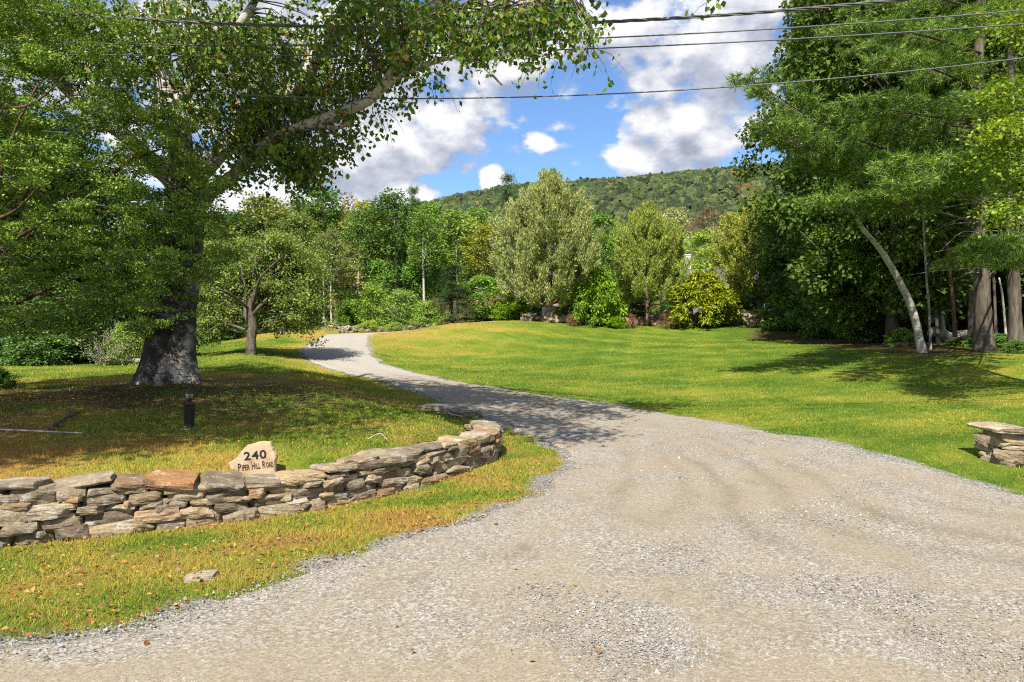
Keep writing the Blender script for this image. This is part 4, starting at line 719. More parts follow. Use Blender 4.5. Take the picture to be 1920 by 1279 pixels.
# ------------------------------------------------------------------ apple tree
def apple():
    b = PX(470, 665, 25); z = tz1(b[0], b[1]); root = thing('apple_tree', (b[0], b[1], z), 'old apple tree with a twisted trunk and wide low crown left of the driveway', 'tree'); rng = rngs(31); off = np.array([b[0], b[1], z])
    P = lambda u, v, y=25: PX(u, v, y)-off
    mb = MB(); limbs = [([P(471, 668), P(471, 640), P(474, 610), P(468, 580), P(478, 550), P(476, 520), P(480, 480)], .19, .06), ([P(470, 612), P(461, 590), P(459, 560), P(458, 530), P(450, 490)], .09, .03), ([P(470, 625), P(445, 613), P(415, 608), P(388, 622, 24)], .07, .02), ([P(474, 590), P(500, 560), P(530, 530, 25.5), P(565, 500, 26)], .07, .02), ([P(478, 560), P(490, 520, 24), P(530, 480, 23.5)], .06, .02), ([P(468, 580), P(430, 550, 24), P(395, 540, 23.5)], .06, .015), ([P(476, 530), P(500, 480, 26), P(540, 460, 26.5)], .05, .015)]
    for p, r0, r1 in limbs: q = spline(p, 8); tube(mb, q, np.linspace(r0, r1, len(q)), 9, wob=.08, seed=int(r0*1000))
    mb.obj('trunk', M['bark_brown'], root, True)
    mb = MB(); tw = MB()
    for (u, v, ru, rv, n) in ((490, 480, 85, 26, 95), (440, 500, 60, 25, 55), (550, 500, 48, 45, 85), (560, 560, 42, 42, 80), (410, 560, 42, 45, 70), (395, 595, 34, 28, 75), (575, 590, 26, 30, 50), (430, 520, 60, 30, 40), (520, 560, 55, 35, 60), (480, 520, 75, 30, 70), (540, 600, 40, 20, 36), (440, 590, 50, 20, 30), (500, 455, 60, 14, 40)):
        for _ in range(n):
            q = rng.normal(size=3)*.55; c = P(u+q[0]*ru, v+q[1]*rv, 25.3+abs(q[2])*1.7+rng.normal()*.4); m = 95; g = rng.normal(size=(m, 3)); g = nrm(g)*rng.random((m, 1))**.5*np.array([.42, .42, .24]); s = rng.uniform(.6, 1.2, m)
            cards(mb, c+g, g+rng.normal(size=(m, 3))*.5, np.array([0, 0, .6])+g*2.2+rng.normal(size=(m, 3))*.4, .11*s, .06*s)
            if rng.random() < .3: h = c*np.array([.35, .35, .8])+np.array([0, 0, .2]); tube(tw, spline([h, (h+c)/2+np.array([0, 0, .12]), c], 3), [.02, .016, .012, .01, .008, .007, .006][:7], 4, cap=False)
    o = mb.obj('crown', M['leaf'], root); o.color = (.185, .25, .06, .0); tw.obj('twigs', M['bark_brown'], root)
apple()

# ------------------------------------------------------------------ the big birch
def birch():
    b = PX(315, 726, 13); z = tz1(b[0], b[1]); off = np.array([b[0], b[1], z]); rng = rngs(41); root = thing('birch_tree', off, 'huge old white birch with a black fissured trunk and limbs reaching over the driveway', 'tree')
    P = lambda u, v, y=13: PX(u, v, y)-off
    # trunk with root flare and a deep diagonal fissure
    zz = np.r_[np.linspace(-.25, 1.2, 26), np.linspace(1.3, 4.1, 26)]; n = 48; a = np.arange(n)*2*np.pi/n; V = []
    for h in zz:
        rad = .43-.02*np.clip(h, 0, 5)+.16*np.exp(-max(h+.1, 0)/.33)
        fl = 1+.13*np.exp(-max(h, 0)/.4)*np.cos(5*a+.6)+.05*np.cos(3*a+h*1.3)+.03*np.cos(9*a-h*2.1)+.02*np.sin(14*a+h*5)
        fi = -1.57+.35*math.sin(h*1.4)+.30*(h-1); crease = -.20*np.exp(-((np.angle(np.exp(1j*(a-fi))))/.17)**2)*(h < 3)
        fj = -1.9-.25*(h-.6); crease = crease-.12*np.exp(-((np.angle(np.exp(1j*(a-fj))))/.14)**2)*(h < 2)
        r = rad*(fl+crease); cx = np.interp(h, [-.2, 1, 2.4, 4.2], [0, .06, .17, .30]); V.append(np.stack([cx+r*np.cos(a), .05*h+r*np.sin(a), np.full(n, h)], 1))
    V = np.concatenate(V); i = np.arange(len(zz)-1)[:, None]*n; j = np.arange(n); mb = MB(); mb.add(V, np.stack([i+j, i+(j+1) % n, i+n+(j+1) % n, i+n+j], -1).reshape(-1, 4)); mb.obj('trunk', M['bark_birch'], root, True)
    limbs = {'main': ([P(343, 335, 13.2), P(334, 240, 13.3), P(308, 150, 13.3), P(297, 85, 13.2), P(318, 0, 13.1), P(330, -120, 13.2), P(322, -260, 13.4)], .25, .08),
             'low': ([P(345, 440, 13.1), P(392, 365, 12.9), P(440, 328, 12.6), P(478, 282, 12.3), P(545, 246, 12), P(600, 226, 11.8), P(650, 207, 11.6), P(700, 182, 11.3), P(738, 132, 11), P(772, 82, 10.8), P(808, 22, 10.5), P(830, -60, 10.3), P(850, -150, 10)], .135, .04),
             'fork': ([P(712, 168, 11.2), P(770, 132, 10.9), P(850, 106, 10.4), P(886, 108, 10.2), P(918, 136, 10), P(941, 160, 9.9)], .06, .012),
             'mid': ([P(350, 350, 13.2), P(430, 270, 13), P(520, 200, 12.8), P(574, 142, 12.6), P(592, 108, 12.5), P(636, 52, 12.3), P(672, -5, 12), P(720, -110, 11.6)], .19, .07),
             'upper': ([P(330, 200, 13.3), P(390, 120, 13.2), P(448, 50, 13), P(482, -10, 12.9), P(520, -120, 12.6)], .13, .05),
             'left': ([P(338, 360, 13.2), P(240, 260, 13.6), P(130, 170, 13.8), P(72, 90, 14), P(52, 0, 14), P(40, -100, 14)], .16, .09),
             'out': ([P(772, 82, 10.8), P(850, 30, 10.2), P(960, 10, 9.6), P(1060, -10, 9)], .055, .012),
             'over': ([P(320, -20, 13.1), P(420, -220, 11.5), P(560, -420, 9.6), P(700, -700, 8)], .12, .03), 'over_b': ([P(330, -120, 13.2), P(220, -330, 11.5), P(140, -600, 9.6)], .12, .03), 'over_c': ([P(720, -110, 11.6), P(860, -330, 10), P(1050, -480, 8.8)], .08, .02)}
    mb = MB(); pts = []
    for k, (p, r0, r1) in limbs.items(): q = spline(p, 8); tube(mb, q, np.linspace(r0, r1, len(q)), 10, wob=.05, seed=len(k)); (pts.append(q) if k != 'fork' else None)
    dead = spline([P(600, 236, 11.8), P(632, 240, 11.7), P(655, 232, 11.6), P(658, 262, 11.6)], 6); tube(mb, dead, np.linspace(.05, .02, len(dead)), 7, wob=.1)
    LP = np.concatenate(pts); mb.obj('limbs', M['bark_limb'], root, True)
    leaf = MB(); tw = MB(); sky_n = [0]
    def twig(c, ln, m, droop):
        d = nrm(np.array([rng.normal(), rng.normal(), -droop+rng.normal()*.4])); d2 = nrm(d+np.array([0, 0, -.7])); p = np.array([c, c+d*ln*.5, c+d*ln*.5+d2*ln*.5]); t = rng.random(m)*1.0; q = np.where(t[:, None] < .5, p[0]+(p[1]-p[0])*t[:, None]*2, p[1]+(p[2]-p[1])*(t[:, None]-.5)*2)+rng.normal(size=(m, 3))*.05
        A = rng.normal(size=(m, 3))*.7+np.array([0, 0, -.9]); N = rng.normal(size=(m, 3))+np.array([0, -.3, .4]); s = rng.uniform(.7, 1.25, m); cards(leaf, q, A, N, .094*s, .070*s, .06); tube(tw, p, [.006, .004, .002], 3, cap=False)
    for (u, v, y, ru, rv, ry, n, m) in ((815, 35, 10.6, 120, 45, .9, 150, 15), (960, 45, 9.8, 95, 32, .7, 115, 13), (1040, 15, 9.3, 60, 22, .5, 60, 11), (1105, 75, 9, 14, 32, .2, 13, 6), (1000, 95, 9.7, 40, 22, .4, 26, 8), (880, 80, 10.4, 55, 20, .4, 40, 11), (735, 110, 11.7, 60, 45, .7, 70, 13), (650, 120, 12.6, 75, 75, .6, 150, 16), (560, 215, 12.9, 80, 62, .6, 105, 18), (500, 130, 13.2, 95, 90, .7, 140, 17), (500, 190, 12.2, 60, 45, .4, 60, 18), (560, 292, 12.1, 52, 34, .5, 85, 14), (575, 330, 12.1, 32, 22, .3, 22, 8), (500, 270, 12.4, 60, 50, .6, 80, 15), (430, 60, 13, 170, 60, 1, 200, 18), (250, 60, 13.4, 190, 70, 1, 260, 18), (330, 140, 13, 150, 70, .8, 85, 17), (60, 60, 13.9, 80, 70, .6, 60, 14), (700, 20, 11.5, 110, 40, .8, 120, 14), (722, 222, 11.4, 8, 16, .15, 6, 6), (655, 248, 11.6, 16, 24, .2, 12, 8), (800, 150, 10.8, 40, 12, .3, 12, 6), (620, 265, 11.8, 40, 20, .3, 24, 9), (400, 220, 13, 100, 90, .8, 115, 17), (60, 20, 13.5, 90, 40, .6, 60, 15), (1335, -14, 8.8, 14, 8, .2, 4, 6)):
        for _ in range(n):
            q = np.clip(rng.normal(size=3), -1.9, 1.9)*.62; c = P(u+q[0]*ru, v+q[1]*rv, y+q[2]*ry*1.6); twig(c, rng.uniform(.25, .6), int(m*rng.uniform(.7, 1.3)), .45)
            if rng.random() < .35:
                k = np.argmin(np.linalg.norm(LP-c-np.array([0, 0, -.3]), axis=1)); h = LP[k]
                if np.linalg.norm(h-c) < 2.6: tube(tw, spline([h, (h+c)/2+np.array([0, 0, .15])+rng.normal(size=3)*.06, c], 3), np.linspace(.016, .005, 7), 4, cap=False)
    # unseen leaf clumps added to the crown above the camera, placed to throw the dapple
    for (x, y, z_, rx, ry_, rz_, n) in UP:
        for _ in range(int(n*.62)):
            q = nrm(rng.normal(size=3))*rng.random()**.4; c = np.array([x+q[0]*rx, y+q[1]*ry_, z_+q[2]*rz_])-off
            m = 62; g = rng.normal(size=(m, 3))*.30; cards(leaf, c+g, rng.normal(size=(m, 3))+np.array([0, 0, -.5]), rng.normal(size=(m, 3))+np.array([0, 0, .6]), .13, .10)
    leaf.obj('crown', M['birch_leaf'], root); tw.obj('twigs', M['bark_brown'], root)
UP = []
for (gx, gy, gr, gd, h, n) in ((-5.4, 9.3, 3.4, 1.9, 8.0, 300), (-5.2, 7.6, 1.6, .8, 7.6, 60), (-9.0, 10.0, 2.5, 1.7, 8.2, 150), (-6.3, 11.9, 3.4, 1.3, 8.4, 170), (-3.0, 14.4, 2.6, 2.0, 9.2, 230), (-.5, 12.2, 1.5, 1.4, 8.4, 90), (-1.7, 15.6, 1.8, 1.3, 9.0, 100), (1.1, 10.9, .8, .45, 7.6, 16), (2.9, 14.9, .9, .35, 8.6, 26), (-2.4, 10.6, 1.2, .9, 8, 26)):
    UP.append((gx-.2*h, gy-.815*(h-.4), h, gr, gd, .8, n))
birch()

# ------------------------------------------------------------------ yew at the left edge
def yew():
    base = np.array([-11.2, 13.2]); z = tz1(*base); off = np.array([*base, z]); rng = rngs(51); root = thing('yew_tree', off, 'dense dark green yew with red brown boughs filling the left edge', 'tree')
    P = lambda u, v, y=12: PX(u, v, y)-off
    mb = MB(); tube(mb, spline([(0, 0, -.2), (.1, 0, 2), (-.1, .1, 5), (.1, 0, 9)], 6), np.linspace(.42, .1, 19), 12, wob=.06); tips = []
    leaf = MB(); tw = MB()
    pats = []
    for v in range(-40, 640, 34):
        for u in np.arange(-150, 440, 46):
            edge = np.interp(v, [-60, 40, 130, 250, 400, 470, 560, 640], [120, 190, 250, 330, 420, 420, 330, 235])
            if u > edge: continue
            pats.append((u, v))
    for (u, v) in pats:
        for dep in (0, 1, 2):
            if rng.random() < (.42, .28, .16)[dep]: continue
            y = (11.1, 12.2, 13.4)[dep]+rng.normal()*.25
            if u > 250 and dep == 2: y = 12.6
            uu = u+rng.normal()*20; vv = v+rng.normal()*15; c = P(uu, vv, y); tips.append(c)
            d = nrm(np.array([1.0, -.35, .05])+rng.normal(size=3)*.35); side = nrm(np.cross(d, np.array([0, 0, 1.])))
            for q in range(rng.integers(4, 8)):
                tc_ = c+d*rng.normal()*.26+side*rng.normal()*.22+np.array([0, 0, rng.normal()*.07]); rad = rng.uniform(.08, .19); m = int(88*(rad/.14)**2)+14; g = nrm(rng.normal(size=(m, 3))); g[:, 2] = np.abs(g[:, 2])*1.0-.25
                pp = tc_+g*rad*np.array([1.25, 1.25, .75])*(rng.random((m, 1))**.35); s_ = rng.uniform(.6, 1.25, m)
                A = g+rng.normal(size=(m, 3))*.6+d*.2; cards(leaf, pp, A, np.array([0, 0, .55])+g*.9+rng.normal(size=(m, 3))*.35, .052*s_, .029*s_, .05)
                if q < 3: tube(tw, [c-d*.25, tc_], [.008, .003], 3, cap=False)
    tips = np.array(tips)
    for i in rng.permutation(len(tips))[:20]:
        c = tips[i]; h = np.array([0.05, 0, max(.8, c[2]-.6-.25*np.hypot(c[0], c[1]))]); mid = (h+c)/2+np.array([0, 0, .25])+rng.normal(size=3)*.45; p = spline([h, mid, c], 6); tube(mb, p, np.linspace(.045, .010, len(p)), 6, cap=False, wob=.06)
    for (p, r) in (([P(-60, 520, 12), P(20, 455, 11.3), P(60, 430, 11), P(90, 410, 10.9)], .04), ([P(-40, 480, 11.6), P(0, 330, 11.2), P(30, 240, 11), P(70, 160, 10.9)], .034), ([P(-60, 420, 11.5), P(20, 400, 11), P(78, 345, 10.8)], .03), ([P(-20, 200, 11.2), P(60, 195, 10.9), P(140, 125, 10.8)], .026), ([P(200, 330, 12), P(250, 300, 11.6), P(300, 280, 11.2)], .035)):
        q = spline(p, 6); tube(mb, q, np.linspace(r, r*.4, len(q)), 8, wob=.08)
    mb.obj('trunk', M['bark_red'], root, True); leaf.obj('foliage', M['yew'], root); tw.obj('twigs', M['bark_grey'], root)
yew()
LG = 'undergrowth along the left edge of the lawn'
for (k, u, vt, y, w, c, lab) in (('under', -60, 480, 24.5, 170, DG, 'tall dark bush at the far left lawn edge'), ('under', 30, 520, 25.5, 150, (.035, .065, .018), 'dark green bush left of the bare grey bush'), ('under', 120, 540, 26, 150, (.04, .07, .018), 'dark bush behind the bare grey bush'), ('under', 210, 540, 26.5, 140, DG, 'dark bush left of the birch trunk'), ('under', 300, 560, 28, 130, DG, 'dark bush hidden behind the birch trunk'), ('bush', 240, 610, 24.5, 80, (.09, .12, .03), 'light leafy bush touching the birch trunk from the left'), ('bare', 195, 622, 24, 90, (.13, .13, .08), 'nearly bare grey twiggy bush left of the birch trunk'), ('under', 70, 620, 24.2, 110, (.05, .09, .025), 'low green bush at the lawn edge left of the fallen trunk')):
    T('bush', k, u, vt, y, w, c, .0, lab, LG, 'bush')
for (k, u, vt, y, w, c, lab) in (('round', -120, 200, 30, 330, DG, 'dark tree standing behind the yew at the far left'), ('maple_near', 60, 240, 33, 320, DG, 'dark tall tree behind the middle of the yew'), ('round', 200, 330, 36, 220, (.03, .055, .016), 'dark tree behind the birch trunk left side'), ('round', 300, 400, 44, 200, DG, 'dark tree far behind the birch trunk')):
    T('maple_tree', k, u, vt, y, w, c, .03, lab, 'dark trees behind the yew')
T('bush', 'under', -18, 690, 13.5, 80, G1, 0, 'small green bush poking in at the left edge of the lawn', None, 'bush')

# ------------------------------------------------------------------ the wood on the right
RG = 'hardwoods at the edge of the right wood'
T('maple_tree', 'maple_near', 1672, -330, 30, 380, (.052, .085, .013), .0, 'tall dark maple forming the left edge of the right wood', RG, rz=.4)
T('maple_tree', 'maple_near', 1610, 210, 32, 190, (.075, .12, .016), .0, 'lower green maple below the tall dark maple', RG, rz=2.)
T('maple_tree', 'maple_near', 1850, -380, 33, 420, (.042, .066, .012), .0, 'tall dark hardwood behind the two pine trunks', RG, rz=1.)
T('maple_tree', 'maple_near', 2060, -380, 28, 420, (.046, .072, .013), .0, 'tall hardwood at the right border', RG, rz=3.)
T('maple_tree', 'maple_near', 1620, -300, 37, 330, (.050, .078, .013), .0, 'dark hardwood just behind the tall maple at the left end of the right wood', RG, rz=2.6)
T('maple_tree', 'maple_near', 1760, -350, 38, 380, (.045, .072, .012), .0, 'dark tall hardwood filling the gap behind the leaning birch top', RG, rz=4.1)
T('maple_tree', 'maple_near', 1700, 120, 36, 230, (.075, .12, .016), .0, 'leafy young maple over the leaning birch', RG, rz=5.)
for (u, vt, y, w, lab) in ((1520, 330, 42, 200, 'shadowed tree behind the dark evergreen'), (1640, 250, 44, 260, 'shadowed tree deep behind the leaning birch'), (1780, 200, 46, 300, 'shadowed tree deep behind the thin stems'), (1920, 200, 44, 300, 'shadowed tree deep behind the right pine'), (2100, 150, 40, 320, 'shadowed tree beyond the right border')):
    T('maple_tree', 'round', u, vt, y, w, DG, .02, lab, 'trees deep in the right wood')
for (u, vt, y, w, c, lab) in ((1500, 520, 43, 120, (.05, .09, .018), 'dark bush right of the dark evergreen'), (1580, 500, 38, 150, (.05, .09, .018), 'dark bush left of the leaning birch'), (1660, 540, 36, 150, (.045, .085, .018), 'dark bush behind the leaning birch foot'), (1740, 560, 37, 150, (.04, .075, .017), 'green bush behind the thin stems'), (1830, 560, 36, 150, DG, 'dark bush between the two pines'), (1930, 560, 33, 150, DG, 'dark bush right of the right pine'), (1640, 610, 31.5, 90, (.06, .09, .02), 'low leafy plants left of the leaning birch foot'), (1700, 610, 31, 70, (.07, .08, .02), 'low yellowing plants right of the leaning birch foot'), (1760, 608, 31, 80, (.045, .08, .018), 'low green plants by the grey log'), (1880, 628, 25, 60, (.05, .095, .02), 'low green plants between the pine feet'), (1800, 634, 26.5, 46, (.05, .09, .02), 'small green plants left of the big pine foot'), (1690, 618, 27.5, 50, (.05, .09, .018), 'knee high plants behind the leaning birch foot'), (1836, 622, 25.5, 44, (.06, .10, .02), 'leafy plants against the big pine foot'), (1905, 640, 21.6, 40, (.05, .09, .02), 'small weeds in front of the right pine')):
    T('bush', 'under', u, vt, y, w, c, .06, lab, 'undergrowth of the right wood', 'bush')
def stem(name, label, pts, r0, r1, bark, group=None, n=10):
    P = [PX(u, v, y) for u, v, y in pts]; b = P[0]; z = tz1(b[0], b[1]); off = np.array([b[0], b[1], z]); P[0][2] = z-.15; q = spline([p-off for p in P], 8); root = thing(name, off, label, 'tree', group); mb = MB(); rad = np.linspace(r0, r1, len(q)); rad[:4] *= np.array([1.35, 1.2, 1.1, 1.04]); tube(mb, q, rad, n, wob=.04, seed=int(pts[0][0])); mb.obj('trunk', M[bark], root, True); return root, off, q
rt, off, q = stem('birch_tree', 'slender leaning white birch with a bare bent trunk at the edge of the right wood', [(1731, 634, 24), (1712, 585, 23.9), (1690, 535, 23.7), (1662, 485, 23.5), (1640, 455, 23.3), (1615, 425, 23), (1604, 402, 22.8), (1588, 394, 22.5), (1560, 393, 22)], .135, .03, 'bark_white')
rng = rngs(61); mb = MB(); n = 1300; k = rng.integers(len(q)-26, len(q), n); P_ = q[k]+rng.normal(size=(n, 3))*np.array([.8, .6, .45])+np.array([0, 0, .3]); cards(mb, P_, rng.normal(size=(n, 3))+np.array([0, 0, -.6]), rng.normal(size=(n, 3))+np.array([0, 0, .8]), .11, .085); c = mb.obj('crown', M['leaf'], rt); c.color = (.07, .13, .02, 0)
for (lab, pts, r, bk) in (('thin straight grey stem just right of the leaning birch', [(1745, 634, 25), (1742, 580, 25), (1737, 520, 25), (1733, 450, 25), (1730, 380, 25)], .045, 'bark_grey'), ('mossy bent stem, first of the slanting cluster', [(1760, 612, 28), (1752, 560, 28), (1742, 500, 28), (1736, 440, 28)], .07, 'bark_brown'), ('pale mossy stem, tallest of the slanting cluster', [(1772, 606, 28.5), (1760, 550, 28.3), (1748, 500, 28.2), (1738, 470, 28), (1730, 420, 28)], .095, 'bark_grey'), ('short slanting stem right of the cluster', [(1764, 604, 30), (1758, 560, 30), (1752, 520, 30)], .06, 'bark_brown'), ('lone brown stem between the cluster and the big pine', [(1792, 610, 27), (1786, 560, 27), (1780, 500, 27), (1773, 440, 27)], .085, 'bark_red'), ('brown stem close against the left side of the big pine', [(1822, 600, 28), (1818, 540, 28), (1812, 480, 28), (1808, 400, 28)], .13, 'bark_brown'), ('dark thin stem right of the big pine', [(1868, 600, 29), (1864, 540, 29), (1860, 480, 29)], .07, 'bark_brown'), ('pale broken stem against the dark wood near the right pine', [(1888, 600, 27), (1880, 560, 27), (1873, 520, 27)], .05, 'bark_white')):
    stem('young_tree', lab, pts, r, r*.6, bk, 'thin stems in the right wood', 8)

def needle_branch(leaf, tw, rng, p, wid, dens=1.):
    """a pine bough along path p: side twigs carrying brushes of long needles"""
    L = len(p); tube(tw, p, np.linspace(.045, .008, L), 6, cap=False, wob=.05); seg = np.linalg.norm(np.diff(p, axis=0), axis=1).sum(); nt = int(seg*10*dens)
    for _ in range(nt):
        f = .22+.78*rng.random(); b = np.array([np.interp(f*(L-1), np.arange(L), p[:, c]) for c in range(3)]); t = nrm(p[min(int(f*(L-1))+1, L-1)]-p[max(int(f*(L-1))-1, 0)]); s = nrm(np.cross(t, np.array([0, 0, 1.])))*rng.choice([-1, 1]); ln = wid*(1.15-.75*f)*rng.uniform(.5, 1.2)
        d = nrm(t*.75+s*.95+np.array([0, 0, .12])+rng.normal(size=3)*.18); e = b+d*ln; tube(tw, [b, e], [.008, .003], 3, cap=False); nb = max(3, int(ln*9))
        for h in np.linspace(.25, 1, nb):
            c = b+d*ln*h+rng.normal(size=3)*.05; m = 15; A = d*.75+rng.normal(size=(m, 3))*.65+np.array([0, 0, .16]); sd_ = np.cross(A, rng.normal(size=(m, 3))); tris(leaf, c+rng.normal(size=(m, 3))*.02, A, sd_, rng.uniform(.13, .21, m), .019)
def pine(label, u, v, y, tops, r, boughs, rand, seed):
    b = PX(u, v, y); z = tz1(b[0], b[1]); off = np.array([b[0], b[1], z]); rng = rngs(seed); root = thing('pine_tree', off, label, 'tree', 'white pines of the right wood'); P = lambda u, v, y: PX(u, v, y)-off
    tr = spline([(0, 0, -.2), (-.12, 0, 3), (-.2, .1, 7), (-.1, 0, 13), (0, 0, tops)], 8); mb = MB(); rad = np.linspace(r, .08, len(tr)); rad[:4] *= np.array([1.4, 1.22, 1.1, 1.03]); tube(mb, tr, rad, 16, wob=.05, seed=seed); mb.obj('trunk', M['bark_brown'], root, True)
    leaf = MB(); tw = MB(); bare = MB()
    for (vh, tip, mid, wid, dn) in boughs:
        t_ = P(*tip); m_ = P(*mid); h = np.array([-.1, 0, EYE+(640-vh)/1280*y-z]); needle_branch(leaf, tw, rng, spline([h, m_, t_], 8), wid, dn)
    for i in range(rand):
        h = rng.uniform(4.5, tops-.5); a = rng.uniform(0, 6.28); ln = (4.6 if h < 11 else 4.6*(tops-h)/(tops-11)+.6)*rng.uniform(.6, 1.1); d = np.array([math.cos(a), math.sin(a), 0]); s = np.array([np.interp(h, tr[:, 2], tr[:, 0]), np.interp(h, tr[:, 2], tr[:, 1]), h])
        needle_branch(leaf, tw, rng, spline([s, s+d*ln*.5+np.array([0, 0, .25]), s+d*ln+np.array([0, 0, .1])], 6), 1.1, .75)
    for i in range(26):
        h = rng.uniform(2.6, 7); a = rng.uniform(2.6, 5.2); ln = rng.uniform(.8, 2.6); d = np.array([math.cos(a), math.sin(a), 0]); s = np.array([-.1, 0, h]); p = spline([s, s+d*ln*.5+np.array([0, 0, -.05]), s+d*ln+np.array([0, 0, -.35])+rng.normal(size=3)*.15], 5); tube(bare, p, np.linspace(.022, .004, len(p)), 5, cap=False)
    leaf.obj('needles', M['pine'], root); tw.obj('boughs', M['bark_brown'], root); bare.obj('dead_twigs', M['bark_grey'], root)
pine('big white pine left of the other pine, boughs sweeping over the lawn', 1846, 640, 23, 19, .28, [(330, (1408, 150, 16.5), (1590, 255, 19.5), 1.3, 1.3), (360, (1436, 238, 17), (1580, 300, 19), 1.25, 1.3), (420, (1528, 378, 17.5), (1660, 375, 19.5), 1.0, 1.1), (400, (1655, 312, 15.5), (1770, 330, 18), 1.15, 1.4), (380, (1690, 345, 15), (1780, 350, 18), 1.1, 1.3), (170, (1655, 112, 16.5), (1750, 130, 19), 1.1, 1.3), (230, (1600, 190, 17), (1720, 215, 19), 1.1, 1.1), (520, (1772, 500, 18.5), (1830, 480, 20), .8, 1.2), (100, (1560, 60, 17.5), (1700, 60, 19.5), 1.2, 1.1), (20, (1600, -40, 17.5), (1700, -20, 19.5), 1.2, 1.0), (300, (1500, 300, 18.5), (1640, 320, 20), 1.0, 1.1)], 28, 71)
pine('second white pine at the right border, partly cut off', 1906, 644, 22.5, 18, .21, [(470, (1830, 470, 16), (1880, 455, 19), .9, 1.3), (480, (1880, 500, 15.5), (1910, 480, 18), .9, 1.3), (330, (1800, 300, 15.5), (1870, 310, 18), 1.1, 1.2), (60, (1780, 40, 15.5), (1860, 40, 18), 1.1, 1.2), (200, (1820, 180, 15.5), (1880, 190, 18), 1.0, 1.)], 26, 72)
def side_maple():
    b = np.array([12.2, 13.6]); z = tz1(*b); off = np.array([*b, z]); rng = rngs(81); root = thing('maple_tree', off, 'young maple with bright sunlit yellow green leaves at the right border', 'tree'); mb = MB(); tube(mb, spline([(0, 0, -.2), (-.2, 0, 3), (-.4, 0, 6), (-.4, 0, 9)], 6), np.linspace(.13, .03, 19), 9); leaf = MB()
    for (u, v, y, ru, rv, n, m) in ((1905, 55, 13, 26, 20, 20, 45), (1890, 180, 13, 30, 22, 26, 45), (1885, 250, 12.6, 34, 24, 34, 50), (1890, 300, 12.8, 30, 22, 22, 45), (1905, 345, 13, 18, 18, 12, 40), (1893, 392, 12.5, 26, 14, 20, 45), (1990, 200, 13.2, 60, 160, 60, 50), (1985, 0, 13.4, 70, 90, 40, 50), (1890, 425, 12.6, 14, 8, 4, 20)):
        for _ in range(n):
            q = np.clip(rng.normal(size=3), -1.8, 1.8)*.6; c = PX(u+q[0]*ru, v+q[1]*rv, y+q[2]*.6)-off; g = rng.normal(size=(m, 3))*np.array([.22, .22, .09]); s = rng.uniform(.6, 1.25, m); cards(leaf, c+g, g*2+rng.normal(size=(m, 3))*.6+np.array([-.2, -.2, -.2]), np.array([0, -.2, 1])+rng.normal(size=(m, 3))*.45, .085*s, .065*s, .05)
            if rng.random() < .4: h = np.array([-.35, 0, max(1.5, c[2]-1.2)]); tube(mb, spline([h, (h+c)/2+np.array([0, 0, .2]), c], 4), np.linspace(.025, .005, 9), 5, cap=False)
    mb.obj('trunk', M['bark_grey'], root, True); leaf.obj('crown', M['bright'], root)
side_maple()

# ------------------------------------------------------------------ hill forest (one far mass), grass, litter, gravel
def hill_forest():
    rng = rngs(91); mb = MB(); n = 10500; u = rng.uniform(380, 2000, n); d = 150+680*rng.random(n)**.75; x = (u-960)/1280*d; P = np.stack([x, d], 1); z = tz(P)
    # a faceted knobby crown: subdivided octahedron, jittered per tree
    V = [(1, 0, 0), (-1, 0, 0), (0, 1, 0), (0, -1, 0), (0, 0, 1), (0, 0, -1)]; F = [(0, 2, 4), (2, 1, 4), (1, 3, 4), (3, 0, 4), (2, 0, 5), (1, 2, 5), (3, 1, 5), (0, 3, 5)]
    V = [np.array(v, float) for v in V]
    for _ in range(2):
        c = {}; F2 = []
        def md(a, b):
            k = (min(a, b), max(a, b))
            if k not in c: c[k] = len(V); q = V[a]+V[b]; V.append(q/np.linalg.norm(q))
            return c[k]
        for a, b, e in F: ab, be, ea = md(a, b), md(b, e), md(e, a); F2 += [(a, ab, ea), (b, be, ab), (e, ea, be), (ab, be, ea)]
        F = F2
    V = np.array(V); F = np.array(F); nv = len(V)
    con = rng.random(n) < .10; rad = rng.uniform(2.0, 4.0, n)*np.where(con, .65, 1); hgt = rad*np.where(con, 1.9, 1.05); J = 1+.22*rng.normal(size=(n, nv)).clip(-2, 2); W = V[None]*J[..., None]*np.stack([rad, rad, hgt], 1)[:, None]+np.stack([x, d, z+3.2+.4*hgt], 1)[:, None]
    pal = np.array([(.045, .075, .022), (.060, .090, .024), (.038, .062, .024), (.080, .105, .028), (.090, .095, .028), (.14, .085, .022), (.17, .06, .022), (.028, .045, .020)]); pr = np.array([.26, .26, .18, .15, .08, .006, .002, .05])
    hot = vnoise(P/60., 1.6, 3); k = rng.choice(8, n, p=pr/pr.sum()); k = np.where((hot > 1.3) & (rng.random(n) < .10), 5, k); C = np.where(con[:, None], (.024, .040, .02), pal[k])*rng.uniform(.8, 1.45, (n, 1)); C = C*.86+C.mean(1, keepdims=True)*np.array([.18, .14, .14])+np.array([.003, .004, .005])  # last step greys and blues the crowns: faint haze put into their colour
    mb.add(W.reshape(-1, 3), (F[None]+np.arange(n)[:, None, None]*nv).reshape(-1, 3), np.repeat(C, nv, axis=0))
    m, nt, out = mat('far_canopy'); at = nt.nodes.new('ShaderNodeAttribute'); at.attribute_name = 'tone'; geo = nt.nodes.new('ShaderNodeNewGeometry'); f = noise(nt, geo.outputs['Position'], .9, 4, .75)
    pbsdf(nt, out, mix(nt, 1, at.outputs['Color'], ramp(nt, f, [(.3, (.5, .5, .5)), (.7, (1.5, 1.5, 1.4))]), 'MULTIPLY'), .9, .1, bump(nt, f, 1, 1.2)); o = mb.obj('hill_forest', m); tag(o, 'far wooded hillside of green and rust coloured trees', 'forest', kind='stuff')
hill_forest()
